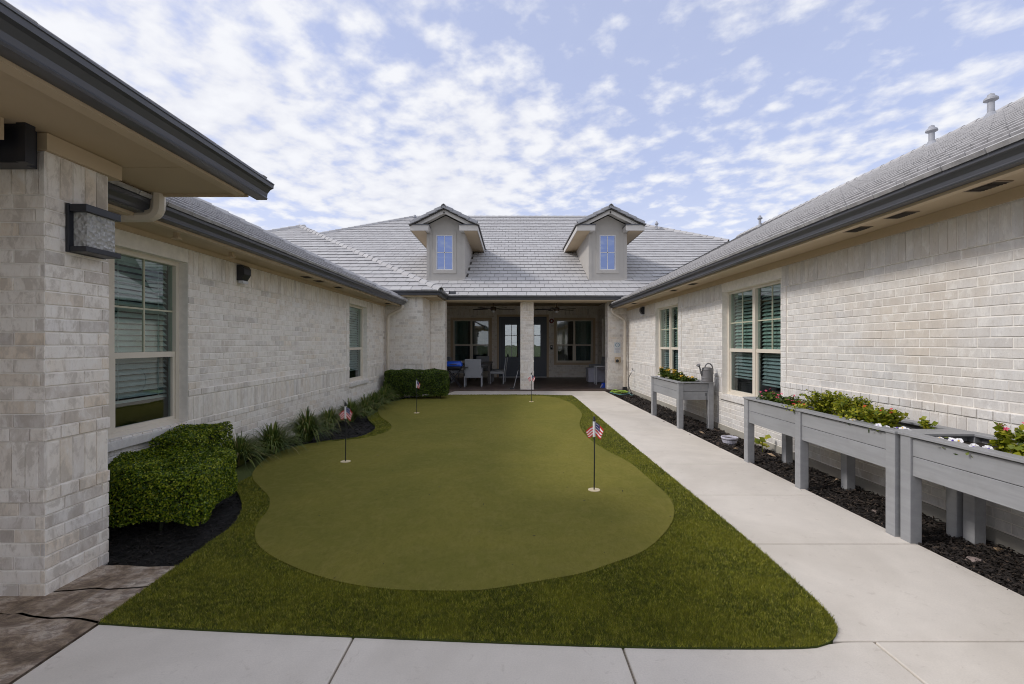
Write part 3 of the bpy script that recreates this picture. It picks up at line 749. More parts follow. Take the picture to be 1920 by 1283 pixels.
for r_ in [[(-3.2,3.03),(-2.2,3.03),(-2.2,2.78),(-2.75,2.72),(-3.2,2.7)], [(-4.2,2.7),(-2.75,2.72),(-2.2,2.78),(-2.2,2.42),(-2.7,2.5),(-4.2,2.45)],
           [(-3.0,2.48),(-2.7,2.5),(-2.2,2.42),(-2.2,1.95),(-2.9,2.05)], [(-4.2,2.45),(-3.0,2.48),(-2.9,2.05),(-3.3,1.7),(-4.2,1.8)], [(-2.9,2.05),(-2.2,1.95),(-2.2,1.3),(-3.3,1.3),(-3.3,1.7)],
           [(-4.2,1.8),(-3.3,1.7),(-3.3,1.3),(-3.3,.6),(-4.2,.6)], [(-3.3,1.3),(-2.2,1.3),(-2.2,-.5),(-3.3,-.5)], [(-5.8,3.0),(-4.2,3.0),(-4.2,.6),(-5.8,.6)]]: stone(r_)

# mulch beds --------------------------------------------------------
def bed(name, x0, x1, y0, y1, z, mat, amp=.02, d=.06):
    nx = int((x1-x0)/d)+2; ny = int((y1-y0)/d)+2
    X, Y = np.meshgrid(np.linspace(x0, x1, nx), np.linspace(y0, y1, ny)); Z = z+rng.uniform(-amp, amp, X.shape)*.5+amp*.6*np.sin(X*5+Y*2.3)*np.cos(Y*3.7)
    V = np.stack([X, Y, Z], -1).reshape(-1, 3).tolist(); Fc = [(j*nx+i, j*nx+i+1, (j+1)*nx+i+1, (j+1)*nx+i) for j in range(ny-1) for i in range(nx-1)]
    o = link(name, clean_mesh(name, V, Fc, mat)); o['kind'] = 'structure'
bed('mulch_bed', -3.56, -1.6, 3.035, 13.3, -.028, M['mulch_l'], .018)
bed('mulch_bed', 2.86, 3.63, 1.0, 14.4, -.03, M['mulch_r'], .022)
def chips(name, N, xr, yr, z, mat, cond=None, s0=.02, s1=.055):
    x = rng.uniform(*xr, N); u = rng.uniform(0, 1, N); y = 1/((1/yr[0])+(1/yr[1]-1/yr[0])*u)
    if cond is not None: k = cond(x, y); x, y = x[k], y[k]
    n = len(x); L = rng.uniform(s0, s1, n)*np.clip(y/5, .8, 1.6); W = L*rng.uniform(.15, .4, n); a = rng.uniform(0, 2*PI, n); p = rng.uniform(-.5, .5, n); q = rng.uniform(-.8, .8, n)
    c = np.stack([x, y, z+rng.uniform(-.005, .022, n)], 1)
    d = np.stack([np.cos(a)*np.cos(p), np.sin(a)*np.cos(p), np.sin(p)], 1); s_ = np.stack([-np.sin(a)*np.cos(q), np.cos(a)*np.cos(q), np.sin(q)], 1); nn = np.cross(d, s_)
    hL, hW = (L/2)[:, None], (W/2)[:, None]; H = (W*.25)[:, None]
    A = c-d*hL-s_*hW*.6; B = c+d*hL-s_*hW; C_ = c+d*hL*.9+s_*hW; D = c-d*hL*.9+s_*hW*.8; T = c+nn*H
    V = np.stack([A, B, T, B, C_, T, C_, D, T, D, A, T], 1).reshape(-1, 3)
    tri_mesh(name, V, 3, mat)
chips('mulch_chips', 15000, (-3.5, -1.8), (3.04, 13.2), -.018, M['mulch_l'], lambda x, y: ~in_poly(x, y, outer))
chips('mulch_chips', 260, (2.80, 3.0), (2.4, 13.5), .002, M['mulch_r'], lambda x, y: (x < XW(y)) & (x > XW(y)-.02-.09*rng.uniform(0, 1, len(x))**3), .008, .028)
chips('mulch_chips', 20000, (2.93, 3.61), (2.0, 14.2), -.018, M['mulch_r'], lambda x, y: x > XW(y)+.012, .02, .07)

# ================================================================== LEFT WING
XL, XR = -3.55, 3.62
left = thing('left_wing_building', 'low brick wing with dark gutter running along the left side of the green', 'building', (XL, 6, 0), world=True)
fmL = frame_matrix((XL, 0, 0), (0, 1, 0), (1, 0, 0))
LW = [(3.28, 4.99, .62, 2.37), (9.95, 11.13, .62, 2.37)]; LP = [(5.18, 9.78), (11.30, 12.55)]
def wall_holes(W): return [(a, b, c, d) for a, b, c, d in W]
backing(left, fmL, -1, 12.8, -.05, 2.52, wall_holes(LW), LP)
bl = Bricks(); bl.wall(fmL, 0.5, 12.8, WALL_ROWS, wall_holes(LW), LP)
bl.build(left, M['brick_l'], 300, lambda p: p[0] > 200)
window(left, fmL, *LW[0], 2, 1.37); window(left, fmL, *LW[1], 1, 1.37, muntins=False)
XGL, ZGL = -2.97, 2.555
MB().box((XL-.02, -3, 2.565), (XGL-.12-.001, 12.72, 2.585)).build('soffit', M['soffit'], left, keep=True)
MB().box((XL-.0, -3, 2.515), (XL+.022, 12.72, 2.564)).build('frieze_board', M['trim'], left, keep=True)
MB().box((XGL-.185, -3, 2.530), (XGL-.12, 12.72, 2.5645)).box((XGL-.145, -3, 2.5646), (XGL-.12, 12.74, 2.68)).build('fascia', M['trim'], left, keep=True)
gutter(left, [(XGL-.119, -3), (XGL-.119, 12.76)], ZGL, 1.0)
rf = Roof(); zE = 2.675; sL = .5; hw = 5.0; YH = 12.76
ridgeL = (XGL-hw, YH-hw, zE+sL*hw)
rf.plane([(XGL, -3, zE), (XGL, YH, zE), ridgeL, (XGL-hw, -3, zE+sL*hw)], (0, 1, 0))
rf.deck.poly([(XGL, YH, zE), (XGL-2*hw, YH, zE), ridgeL]); rf.deck.poly([(XGL-2*hw, -3, zE), (XGL-2*hw, YH, zE), ridgeL, (XGL-hw, -3, zE+sL*hw)])
rf.build(left, 300); caps(left, (XGL, YH, zE+.02), ridgeL, .10, single=True)
MB().box((XGL-2*hw, -3, 0), (XGL-2*hw+.2, 12.7, 2.6)).build('rear_wall', M['mortar'], left, keep=True)
for y in (7.39, 7.87, 8.73, 12.2): soffit_vent(left, -3.33, y, 2.565)
for x, y in ((-3.28, 4.45), (-3.33, 5.4)): MB().box((x-.02, y-.02, 2.52), (x+.02, y+.02, 2.565)).box((x-.035, y-.03, 2.505), (x+.035, y+.03, 2.522)).build('soffit_bracket', M['trim'], left, keep=True)
def downspout(parent, pts, wd=.075):
    mb = MB()
    P = [Vector(p) for p in pts]
    # round the bends
    Q = [P[0]]
    for i in range(1, len(P)-1):
        a = P[i]+(P[i-1]-P[i]).normalized()*.09; b = P[i]+(P[i+1]-P[i]).normalized()*.09
        for k in range(6): t = k/5; Q.append((a*(1-t)+P[i]*t)*(1-t)+(P[i]*(1-t)+b*t)*t)
    Q.append(P[-1]); mb.tube(Q, wd/2*1.2, 8); return mb.build('downspout', M['downspout'], parent, keep=True, smooth=False)
downspout(left, [(-3.03, 12.6, 2.56), (-3.03, 12.6, 2.46), (-3.44, 12.62, 2.26), (-3.44, 12.62, .0)])
downspout(left, [(-2.93, 3.77, 2.72), (-2.93, 3.77, 2.54), (-3.40, 3.77, 2.54), (-3.46, 3.77, 2.3), (-3.46, 3.77, 0)], .085)

# ================================================================== RIGHT WING
right = thing('right_wing_building', 'low brick wing with dark gutter running behind the grey planters on the right', 'building', (XR, 6, 0), world=True)
fmR = frame_matrix((XR, 0, 0), (0, 1, 0), (-1, 0, 0))
RW = [(6.14, 7.85, .62, 2.37), (9.93, 11.50, .62, 2.37)]; RP = [(0.2, 6.02), (8.14, 9.75), (11.8, 14.0)]
backing(right, fmR, -1, 14.4, .09, 2.52, wall_holes(RW), RP)
br = Bricks(); br.wall(fmR, .2, 14.4, [(.10,.56,'run')]+WALL_ROWS[1:], wall_holes(RW), RP)
br.build(right, M['brick_r'], 300)
MB().box((XR-.016, -1, -.2), (XR+.2, 14.35, .09)).build('foundation', M['found'], right, keep=True)
window(right, fmR, *RW[0], 2, 1.375); window(right, fmR, *RW[1], 2, 1.375)
XGR, ZGR = 3.04, 2.59
MB().box((XGR+.121, -3, 2.600), (XR+.02, 14.3, 2.62)).build('soffit', M['soffit'], right, keep=True)
MB().box((XR-.022, -3, 2.515), (XR, 14.28, 2.599)).build('frieze_board', M['trim'], right, keep=True)
MB().box((XGR+.12, -3, 2.568), (XGR+.185, 14.25, 2.5995)).box((XGR+.12, -3, 2.5996), (XGR+.145, 14.25, 2.70)).build('fascia', M['trim'], right, keep=True)
gutter(right, [(XGR+.119, -3), (XGR+.119, 14.27)], ZGR, 1.0, -1)
rf = Roof(); zE = 2.705; xr_, zr_ = 10.5, 6.47
Zm = lambda y: 2.945+.5*(y-13.89)
sR = (zr_-zE)/(xr_-XGR)
yv = lambda x: 13.89+2*((zE+sR*(x-XGR))-2.945)
rf.plane([(XGR, -1, zE), (XGR, 14.3, zE), (3.52, 14.3, zE+sR*.48), (xr_, yv(xr_)+.1, zr_), (xr_, -1, zr_)], (0, 1, 0), skip=lambda p: p.y < 1)
rf.deck.poly([(xr_, -1, zr_), (xr_, 21, zr_), (18, 21, 2.7), (18, -1, 2.7)])
rf.build(right, 300); caps(right, (xr_, -1, zr_+.01), (xr_, yv(xr_), zr_+.01), .10, single=False)
MB().box((17.6, -1, 0), (17.8, 21, 2.8)).build('rear_wall', M['mortar'], right, keep=True)
for y in (3.23, 3.945, 4.44, 8.5, 9.5, 12.6): soffit_vent(right, 3.37, y, 2.600)
vent_pipe(right, 10.05, 10.9, 6.27, .40, .06); vent_pipe(right, 10.05, 9.55, 6.27, .42, .06)
vent_pipe(right, 10.35, 19.0, 6.4, .4, .05)
downspout(right, [(3.09, 14.12, 2.58), (3.09, 14.12, 2.46), (3.50, 14.12, 2.22), (3.50, 14.12, .14)])
MB().box((3.44, 14.06, -.03), (3.56, 14.18, .15)).build('downspout_boot', M['blackp'], right, keep=True)

# ================================================================== CENTRAL BUILDING
cen = thing('central_building', 'brick central block with covered patio, twin dormers and wide grey tile roof', 'building', (0, 17, 0), world=True)
ZT, YE, YB, XC = 2.945, 13.89, 12.5, -1.95
YBW, XBW, YPR, XPR, YCOL = 12.8, -2.51, 13.9, -2.05, 14.3
rows_hi = [(-.02,.56,'run'), (.56,.635,'row'), (.635,.90,'sol'), (.90,.975,'row'), (.975,2.505,'run'), (2.505,2.78,'sol')]
bc = Bricks()
fmB = frame_matrix((0, YBW, 0), (1, 0, 0), (0, -1, 0)); backing(cen, fmB, XL, XBW-.007, -.05, 2.80, name='bay_wall'); bc.wall(fmB, XL, XBW, rows_hi)
fmS = frame_matrix((XBW, 0, 0), (0, 1, 0), (1, 0, 0)); backing(cen, fmS, YBW+.008, YPR+.3, -.05, 2.80, depth=.2, name='bay_wall'); bc.wall(fmS, YBW, YPR, rows_hi)
def brick_column(bcol, parent, x0, x1, y0, y1, z1, rows, name='column'):
    e = .007; MB().box((x0+e, y0+e, -.05), (x1-e, y1-e, z1)).build(name, M['mortar'], parent, keep=True)
    bcol.wall(frame_matrix((0, y0, 0), (1, 0, 0), (0, -1, 0)), x0, x1, rows, phase=x0)
    bcol.wall(frame_matrix((x1, 0, 0), (0, 1, 0), (1, 0, 0)), y0, y1, rows, phase=y0+.09)
    bcol.wall(frame_matrix((x0, 0, 0), (0, 1, 0), (-1, 0, 0)), y0, y1, rows, phase=y0+.09)
brick_column(bc, cen, XBW+.01, XPR, YPR, YPR+.45, 2.80, rows_hi)
brick_column(bc, cen, .263, .681, YCOL, YCOL+.42, 2.80, rows_hi)
brick_column(bc, cen, 3.018, 3.66, YCOL+.05, YCOL+.47, 2.80, rows_hi)
# porch walls
YD = 19.5; fmD = frame_matrix((0, YD, 0), (1, 0, 0), (0, -1, 0))
DH = (-.56, 1.485, .03, 2.645); PW = [(-2.52, -.97, .68, 2.50), (1.90, 3.46, .68, 2.50)]
backing(cen, fmD, -3.2, 3.9, -.05, 3.12, [DH]+PW, name='porch_wall')
bc.wall(fmD, -3.2, 3.9, [(.04,.56,'run'), (.56,.635,'row'), (.635,.90,'sol'), (.90,.975,'row'), (.975,2.70,'run'), (2.70,2.97,'sol'), (2.97,3.1,'run')], [DH]+PW)
fmDR = frame_matrix((3.66, 0, 0), (0, 1, 0), (-1, 0, 0)); fmDL = frame_matrix((-3.0, 0, 0), (0, 1, 0), (1, 0, 0))
SW = (16.9, 18.5, .68, 2.5)
backing(cen, fmDR, 14.8, 19.5, -.05, 3.12, [SW], name='porch_wall'); bc.wall(fmDR, 14.8, 19.5, [(.04,.56,'run'), (.56,.635,'row'), (.635,.90,'sol'), (.90,.975,'row'), (.975,3.1,'run')], [SW])
backing(cen, fmDL, 14.0, 19.5, -.05, 3.12, name='porch_wall'); bc.wall(fmDL, 14.0, 19.5, [(.04,.56,'run'), (.56,.635,'row'), (.635,.90,'sol'), (.90,.975,'row'), (.975,3.1,'run')])
bc.build(cen, M['brick_l'], 300)
MB().box((-3.2, 14.3, 3.10), (3.9, 19.6, 3.13)).build('porch_ceiling', M['soffit'], cen, keep=True)
MB().box((XPR, YCOL+.01, 2.80), (3.66, YCOL+.42, 3.099)).build('header_beam', M['trim'], cen, keep=True)
MB().box((-4.2, YB+.14, 2.80), (XC-.121, YBW+.02, 2.82)).box((XBW-.02, YBW+.021, 2.80), (XC-.121, YE+.12, 2.82)).box((XBW, YE+.121, 2.80), (3.8, YCOL+.009, 2.82)).build('soffit', M['soffit'], cen, keep=True)
MB().box((-4.2, YB+.12, 2.79), (XC-.12, YB+.139, 2.93)).box((XC-.14, YB+.14, 2.79), (XC-.121, YE+.12, 2.93)).box((XC-.12, YE+.1, 2.79), (3.6, YE+.12, 2.93)).build('fascia', M['trim'], cen, keep=True)
gutter(cen, [(-4.2, YB+.119), (XC-.119, YB+.119), (XC-.119, YE+.119), (3.6, YE+.119)], 2.832)
MB().box((-1.93, 13.93, 2.95), (-1.72, 13.95, 3.09)).box((-1.93, 13.93, 2.95), (-1.91, 14.12, 3.11)).build('splash_guard', M['gutter'], cen, keep=True)
# porch floor
pf = MB().box((-3.0, 14.285, -.1), (3.66, 19.5, .045)).build('porch_floor', M['porch'], None); pf['kind'] = 'structure'
# roof planes
YR = 24.66; ZR = Zm(YR); XRL, XRR = -5.35, 4.74
apex = (-9.12, 19.67, Zm(19.67)+.695)
zb = lambda y: ZT+.5*(y-YB)
apex = (XC-7.17, YB+7.17, zb(YB+7.17))
dormX = (-2.21, 3.20)
def in_dormer(p):
    return any(abs(p.x-c) < .60 and 15.25 < p.y < 18.6 for c in dormX)
rf = Roof()
rf.plane([(XC, YE, ZT), (3.52, YE, ZT), (9.48, 19.92, Zm(19.92)), (XRR, YR, ZR), (XRL, YR, ZR), (-9.035, 20.975, Zm(20.975))], (1, 0, 0), skip=in_dormer)
rf.plane([(-14.5+5.38, YB, ZT), (XC, YB, ZT), apex], (1, 0, 0)) if False else rf.plane([(XC-14.34, YB, ZT), (XC, YB, ZT), apex], (1, 0, 0), skip=lambda p: p.x < -10.5)
rf.plane([(XC, YB, ZT), (XC, YE, ZT), (-9.035, 20.975, Zm(20.975)), (apex[0], apex[1]+1.39, apex[2]), apex], (0, 1, 0))
rf.deck.poly([(XRL, YR, ZR), (XRR, YR, ZR), (15.5, YR+10.7, ZT), (-16, YR+10.7, ZT)]); rf.deck.poly([(XRR, YR, ZR), (15.5, YE, ZT), (15.5, YR+10.7, ZT)]); rf.deck.poly([(XRL, YR, ZR), (-16, YR+10.7, ZT), (-16.1, YE, ZT)])
rf.deck.poly([apex, (XC-14.34, YB, ZT), (XC-14.34, 30, ZT), (apex[0], 30, apex[2])])
rf.build(cen, 300)
up_ = lambda p, d=.03: (p[0], p[1], p[2]+d)
caps(cen, up_((XC, YB, ZT)), up_(apex)); caps(cen, up_((XRL, YR, ZR)), up_((XRR, YR, ZR)), single=False); caps(cen, up_((9.48, 19.92, Zm(19.92))), up_((XRR, YR, ZR)), single=False)
caps(cen, up_((-9.035, 20.975, Zm(20.975))), up_((XRL, YR, ZR)), single=False); caps(cen, up_((-13, 15.8, zb(15.8))), up_(apex), single=False)
MB().box((-16, 30, 0), (15, 30.2, 3)).box((-16, YB+1.2, 0), (-15.8, 30, 3)).build('rear_wall', M['mortar'], cen, keep=True)
vent_pipe(cen, -4.95, 23.2, Zm(23.2), .42, .05); vent_pipe(cen, -4.5, 23.2, Zm(23.2), .42, .05); vent_pipe(cen, 6.99, 22.0, Zm(22.0), .36, .045)

def dormer(cx):
    d = thing('dormer', None, None, world=True); d.parent = cen; d.matrix_parent_inverse = PINV[cen.name]; PINV[d.name] = Matrix.Identity(4)
    hw_, y0, zb0, ze = .64, 15.2, Zm(15.2)-.02, 5.17
    win = (cx-.32, cx+.24) if cx < 0 else (cx-.28, cx+.26)
    z0w, z1w = Zm(15.2)+.34, Zm(15.2)+1.52
    mb = MB(); f = frame_matrix((0, y0, 0), (1, 0, 0), (0, -1, 0))
    # front wall with window opening, built of slabs
    for a in ((cx-hw_, zb0, win[0], 5.40), (win[1], zb0, cx+hw_, 5.40), (win[0], zb0, win[1], z0w), (win[0], z1w, win[1], 5.40)):
        mb.box((a[0], -.12, a[1]), (a[2], 0, a[3]), f)
    mb.prism([(cx-.9, 5.30), (cx+.9, 5.30), (cx, 5.76)], 0, .06, Matrix(((1,0,0,0),(0,0,1,y0-.001-.06+.06),(0,1,0,0),(0,0,0,1))))
    mb.build('front_wall', M['stucco'], d, keep=True)
    for s_ in (-1, 1):
        xa = cx+s_*hw_; c = MB(); yend = 13.89+2*(ze+.1-2.945)
        pts = [(y0+.12, Zm(y0)-.05), (yend, ze+.05), (y0+.12, ze+.1)]
        V = [(xa, p[0], p[1]) for p in pts]+[(xa-s_*.08, p[0], p[1]) for p in pts]; c.add(V, [(0,1,2),(3,5,4),(0,3,4,1),(1,4,5,2),(2,5,3,0)])
        c.build('cheek_wall', M['stucco'], d, keep=True)
        ye = 13.89+2*(5.17-2.945); w1 = cx+s_*1.10
        q = MB(); q.box((min(xa, w1-s_*.02), 14.77, 5.17), (max(xa, w1-s_*.02), ye+.25, 5.19)); q.build('eave_soffit', M['soffit'], d, keep=True)
        q = MB(); q.box((min(w1-s_*.02, w1), 14.75, 5.155), (max(w1-s_*.02, w1), ye+.05, 5.33)); q.build('eave_fascia', M['lighttrim'], d, keep=True)
        q = MB(); xi = cx+s_*.50; q.box((min(xi, w1-s_*.021), 14.75, 5.155), (max(xi, w1-s_*.021), 14.775, 5.33)); q.box((min(xi, w1-s_*.03), 14.776, 5.19), (max(xi, w1-s_*.03), 15.19, 5.33)); q.build('cornice_return', M['lighttrim'], d, keep=True)
        q = MB(); q.box((min(xi, w1)-.015, 14.72, 5.331), (max(xi, w1)+.015, 15.2, 5.36)); q.build('return_flashing', M['gutter'], d, keep=True)
        # corner trim
        MB().box((min(xa, xa-s_*.1), y0-.014, zb0+.02), (max(xa, xa-s_*.1), y0-.001, 5.15)).build('corner_board', M['stucco'], d, keep=True)
        # sloped soffit under the gable overhang
        rs = MB(); V = [(cx, 14.77, 5.795), (cx+s_*1.05, 14.77, 5.795-1.05*.5), (cx+s_*1.05, y0+.0, 5.795-1.05*.5), (cx, y0+.0, 5.795)]
        V += [(a_, b_, c_+.015) for a_, b_, c_ in V]; rs.add(V, [(0,1,2,3), (7,6,5,4), (0,4,5,1), (1,5,6,2), (2,6,7,3)]); rs.build('gable_soffit', M['lighttrim'], d, keep=True)
        # rake board
        r = MB(); r.bar((cx, 14.80, 5.80), (cx+s_*.98, 14.80, 5.31), .03, .13, (0, 0, 1)); r.build('rake_board', M['lighttrim'], d, keep=True)
    MB().box((cx-hw_, y0-.02, zb0+.02), (cx+hw_, y0-.0145, zb0+.12)).build('base_board', M['stucco'], d, keep=True)
    # window with trim
    t = MB(); a, b = win; T = .11
    for A in ((a-T, a, z0w-T, z1w+T), (b, b+T, z0w-T, z1w+T), (a, b, z1w, z1w+T), (a, b, z0w-T, z0w)): t.box((A[0], 0, A[2]), (A[1], .022, A[3]), f)
    t.build('window_trim', M['stucco'], d, keep=True)
    t = MB(); q = .035
    for A in ((a, a+q, z0w, z1w), (b-q, b, z0w, z1w), (a+q, b-q, z1w-q, z1w), (a+q, b-q, z0w, z0w+q), ((a+b)/2-.011, (a+b)/2+.011, z0w+q, z1w-q), (a+q, b-q, (z0w+z1w)/2-.011, (z0w+z1w)/2+.011)): t.box((A[0], -.03, A[2]), (A[1], .012, A[3]), f)
    t.build('window_frame', M['whitemetal'], d, keep=True)
    for i in (0, 1):
        for j in (0, 1):
            p, r_ = ((a+q, (a+b)/2-.011), ((a+b)/2+.011, b-q))[i]; z_, y_ = ((z0w+q, (z0w+z1w)/2-.011), ((z0w+z1w)/2+.011, z1w-q))[j]
            MB().box((p, -.02, z_), (r_, -.014, y_), f).build('window_pane', M['glass_sky'], d, keep=True)
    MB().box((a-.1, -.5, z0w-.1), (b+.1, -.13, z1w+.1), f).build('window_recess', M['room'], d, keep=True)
    # roof: two slopes, tiles
    zr = 5.90; sl = .5; rr = Roof(); ym = 13.89+2*(zr-2.945)
    for s_ in (-1, 1):
        ex_ = cx+s_*1.12; ze_ = zr-1.12*sl; ye = 13.89+2*(ze_-2.945)
        rr.plane([(ex_, 14.70, ze_), (ex_, ye, ze_), (cx, ym, zr), (cx, 14.70, zr)], (0, 1, 0))
        caps(d, (cx+s_*1.08, 14.74, zr-1.08*sl+.03), (cx+s_*.1, 14.74, zr-.03+.01), .075, .30, mat=M['captile'])
    tm = rr.cut
    rr.build(d, 0)
    caps(d, (cx, 14.66, zr+.03), (cx, ym, zr+.03), .09, .33, single=False)
for c in dormX: dormer(c)
# porch windows and doors
fmD2 = fmD
window(cen, fmD, *PW[0], 2, 1.43, recess=.06, blinds=False, muntins=False, curtain=[(-2.5, -1.9), (-1.15, -.97)], lower_dark=True, sill=False)
window(cen, fmD, *PW[1], 2, 1.43, recess=.06, blinds=False, muntins=False, curtain=[(2.75, 3.44)], lower_dark=True, sill=False)
window(cen, fmDR, *SW, 2, 1.43, recess=.06, blinds=False, muntins=False, sill=False)
for (a, b, c, d_) in PW:
    t = MB()
    for A in ((a-.11, a, c-.1, d_+.1), (b, b+.11, c-.1, d_+.1), (a, b, d_, d_+.1), (a, b, c-.1, c)): t.box((A[0], -.05, A[2]), (A[1], .02, A[3]), fmD)
    t.build('window_casing', M['trim'], cen, keep=True)
t = MB(); a, b, c, d_ = DH
for A in ((a-.09, a, .05, d_+.09), (b, b+.09, .05, d_+.09), (a, b, d_, d_+.09)): t.box((A[0], -.12, A[2]), (A[1], .02, A[3]), fmD)
t.build('door_casing', M['trim'], cen, keep=True)
t = MB(); t.box((a, -.12, .05), (a+.06, -.01, d_), fmD); t.box((b-.06, -.12, .05), (b, -.01, d_), fmD); t.box((a+.06, -.12, d_-.06), (b-.06, -.01, d_), fmD); t.build('door_frame', M['doorblue'], cen, keep=True)
MB().box((a, -.12, .045), (b, .06, .075), fmD).build('threshold', M['whitemetal'], cen, keep=True)
for k in (0, 1):
    xa = a+.065 if k == 0 else (a+b)/2+.004; xb = (a+b)/2-.004 if k == 0 else b-.065
    z0, z1 = .08, d_-.065; ga, gb = xa+.20, xb-.20; gz0, gz1 = .92, z1-.27
    m_ = MB()
    for A in ((xa, ga, z0, z1), (gb, xb, z0, z1), (ga, gb, z0, gz0), (ga, gb, gz1, z1)): m_.box((A[0], -.09, A[2]), (A[1], -.04, A[3]), fmD)
    do = m_.build('door', M['doorblue'], cen, keep=True)
    def dsub(nm, mbx, mat): o = mbx.build(nm, mat, None); o.parent = do
    cm = (ga+gb)/2
    for i in range(2):
        for j in range(3):
            p, q = ((ga, cm-.012), (cm+.012, gb))[i]; h = (gz1-gz0)/3; dsub('pane', MB().box((p, -.07, gz0+h*j+.012), (q, -.064, gz0+h*(j+1)-.012), fmD), M['glass_clear'])
    mm = MB().box((cm-.012, -.08, gz0), (cm+.012, -.045, gz1), fmD)
    for j in (1, 2): mm.box((ga, -.079, gz0+(gz1-gz0)/3*j-.012), (gb, -.046, gz0+(gz1-gz0)/3*j+.012), fmD)
    dsub('muntin', mm, M['whitemetal'])
    pn = MB(); pn.box((xa+.16, -.039, .28), (xb-.16, -.03, .76), fmD); dsub('panel_moulding', pn, M['doorblue'])
    pn = MB(); pn.box((xa+.21, -.0299, .33), (xb-.21, -.022, .71), fmD); dsub('raised_panel', pn, M['doorblue'])
    hx = xb-.07 if k == 0 else xa+.07
    dsub('handle', MB().tube([fmD @ Vector((hx, -.04, 1.02)), fmD @ Vector((hx, .02, 1.02)), fmD @ Vector((hx+(-.1 if k == 0 else .1), .02, 1.02))], .012, 6), M['brass'])
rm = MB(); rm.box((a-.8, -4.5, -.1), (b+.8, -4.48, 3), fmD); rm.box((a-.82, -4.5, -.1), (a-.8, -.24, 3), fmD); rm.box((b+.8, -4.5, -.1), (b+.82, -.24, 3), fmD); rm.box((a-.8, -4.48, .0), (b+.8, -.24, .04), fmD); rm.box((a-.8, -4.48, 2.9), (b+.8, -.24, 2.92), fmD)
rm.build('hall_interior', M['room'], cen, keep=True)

# ================================================================== ENTRY PORCH (front left)
por = thing('entry_porch', 'brick pier and deep tan eaves with dark gutter at the left foreground', 'porch', (-2.95, 2.9, 0), world=True)
bp = Bricks()
rows_p = [(-.01,.547,'run'), (.547,.627,'row'), (.627,.905,'sol'), (.905,.985,'row'), (.985,2.355,'run'), (2.355,2.615,'sol')]
CX0, CX1, CY0, CY1 = -3.18, -2.74, 2.67, 3.10
brick_column(bp, por, CX0, CX1, CY0, CY1, 2.615, rows_p, 'pier_core')
bp.build(por, M['brick_c'], 300)
MB().box((CX0-.02, CY0-.01, 2.616), (CX1+.022, CY1+.07, 2.715)).build('pier_cap_board', M['trim'], por, keep=True)
ZS = 2.72; XF = -2.21
MB().box((-7, -3, ZS), (XF, 3.20, ZS+.02)).box((-7, 3.204, ZS), (XF, 3.76, ZS+.02)).build('soffit', M['soffit'], por, keep=True)
MB().box((XF-.055, -3, 2.692), (XF+.022, 3.72, 2.7195)).box((XF, -3, 2.7196), (XF+.022, 3.72, 2.86)).build('fascia', M['trim'], por, keep=True)
MB().box((-7, 3.76, 2.70), (XF+.02, 3.785, 2.87)).build('fascia_end', M['trim'], por, keep=True)
gutter(por, [(XF+.0225, -3), (XF+.0225, 3.90)], 2.712, 1.2)
rf = Roof(); rf.plane([(XF+.10, -1, 2.865), (XF+.10, 3.86, 2.865), (-6.2, 3.86, 4.9), (-6.2, -1, 4.9)], (0, 1, 0)); rf.build(por, 0)
MB().box((-6.2, -1, 2.9), (-6.18, 3.8, 4.85)).build('gable_wall', M['stucco'], por, keep=True)
MB().box((-5.7, -3, -.02), (-5.5, 3.75, 2.715)).build('unseen_entry_wall', M['stucco'], por, keep=True)  # out-of-view wall, added to darken the pier's front face
MB().box((-7, -3, 2.60), (-2.79, 2.50, 2.719)).build('beam', M['trim'], por, keep=True)
MB().box((-2.775, 2.545, 2.50), (-2.722, 2.60, 2.719)).box((-7, 2.56, 2.50), (-2.775, 2.66, 2.719)).build('black_bar', M['black'], por, keep=True)  # plain black bar and end block at the pier head, behind the tan beam

# column lamp
lamp = thing('wall_lamp', 'black box lantern with bubbled glass on the left brick pier', 'wall lamp', (-2.74, 2.92, 2.2))
MB().box((0, -.13, -.155), (.022, .13, .145)).build('backplate', M['black'], lamp, bevel=.003)
MB().box((.022, -.125, .095), (.125, .125, .142)).build('top_cap', M['black'], lamp, bevel=.003)
MB().box((.022, -.125, -.152), (.125, .125, -.118)).build('bottom_cap', M['black'], lamp, bevel=.003)
MB().box((.024, -.100, -.117), (.105, .100, .094)).build('glass_shade', M['bubble'], lamp)
def wall_pack(loc, sx, label):
    o = thing('flood_light', label, 'wall light', loc)
    MB().prism([(0, .10), (0, -.10), (sx*.05, -.10), (sx*.10, -.02), (sx*.10, .06), (sx*.07, .10)], -.075, .075, Matrix(((1,0,0,0),(0,0,1,0),(0,1,0,0),(0,0,0,1)))).build('housing', M['black'], o)
    MB().box((sx*.012, -.06, -.135), (sx*.075, .06, -.1005)).build('lens', M['whitemetal'], o); return o
wall_pack((XL, 5.94, 2.40), 1, 'small black flood light high on the left wing wall')
wall_pack((XR, 12.5, 2.39), -1, 'small black flood light under the right wing eave near the corner')

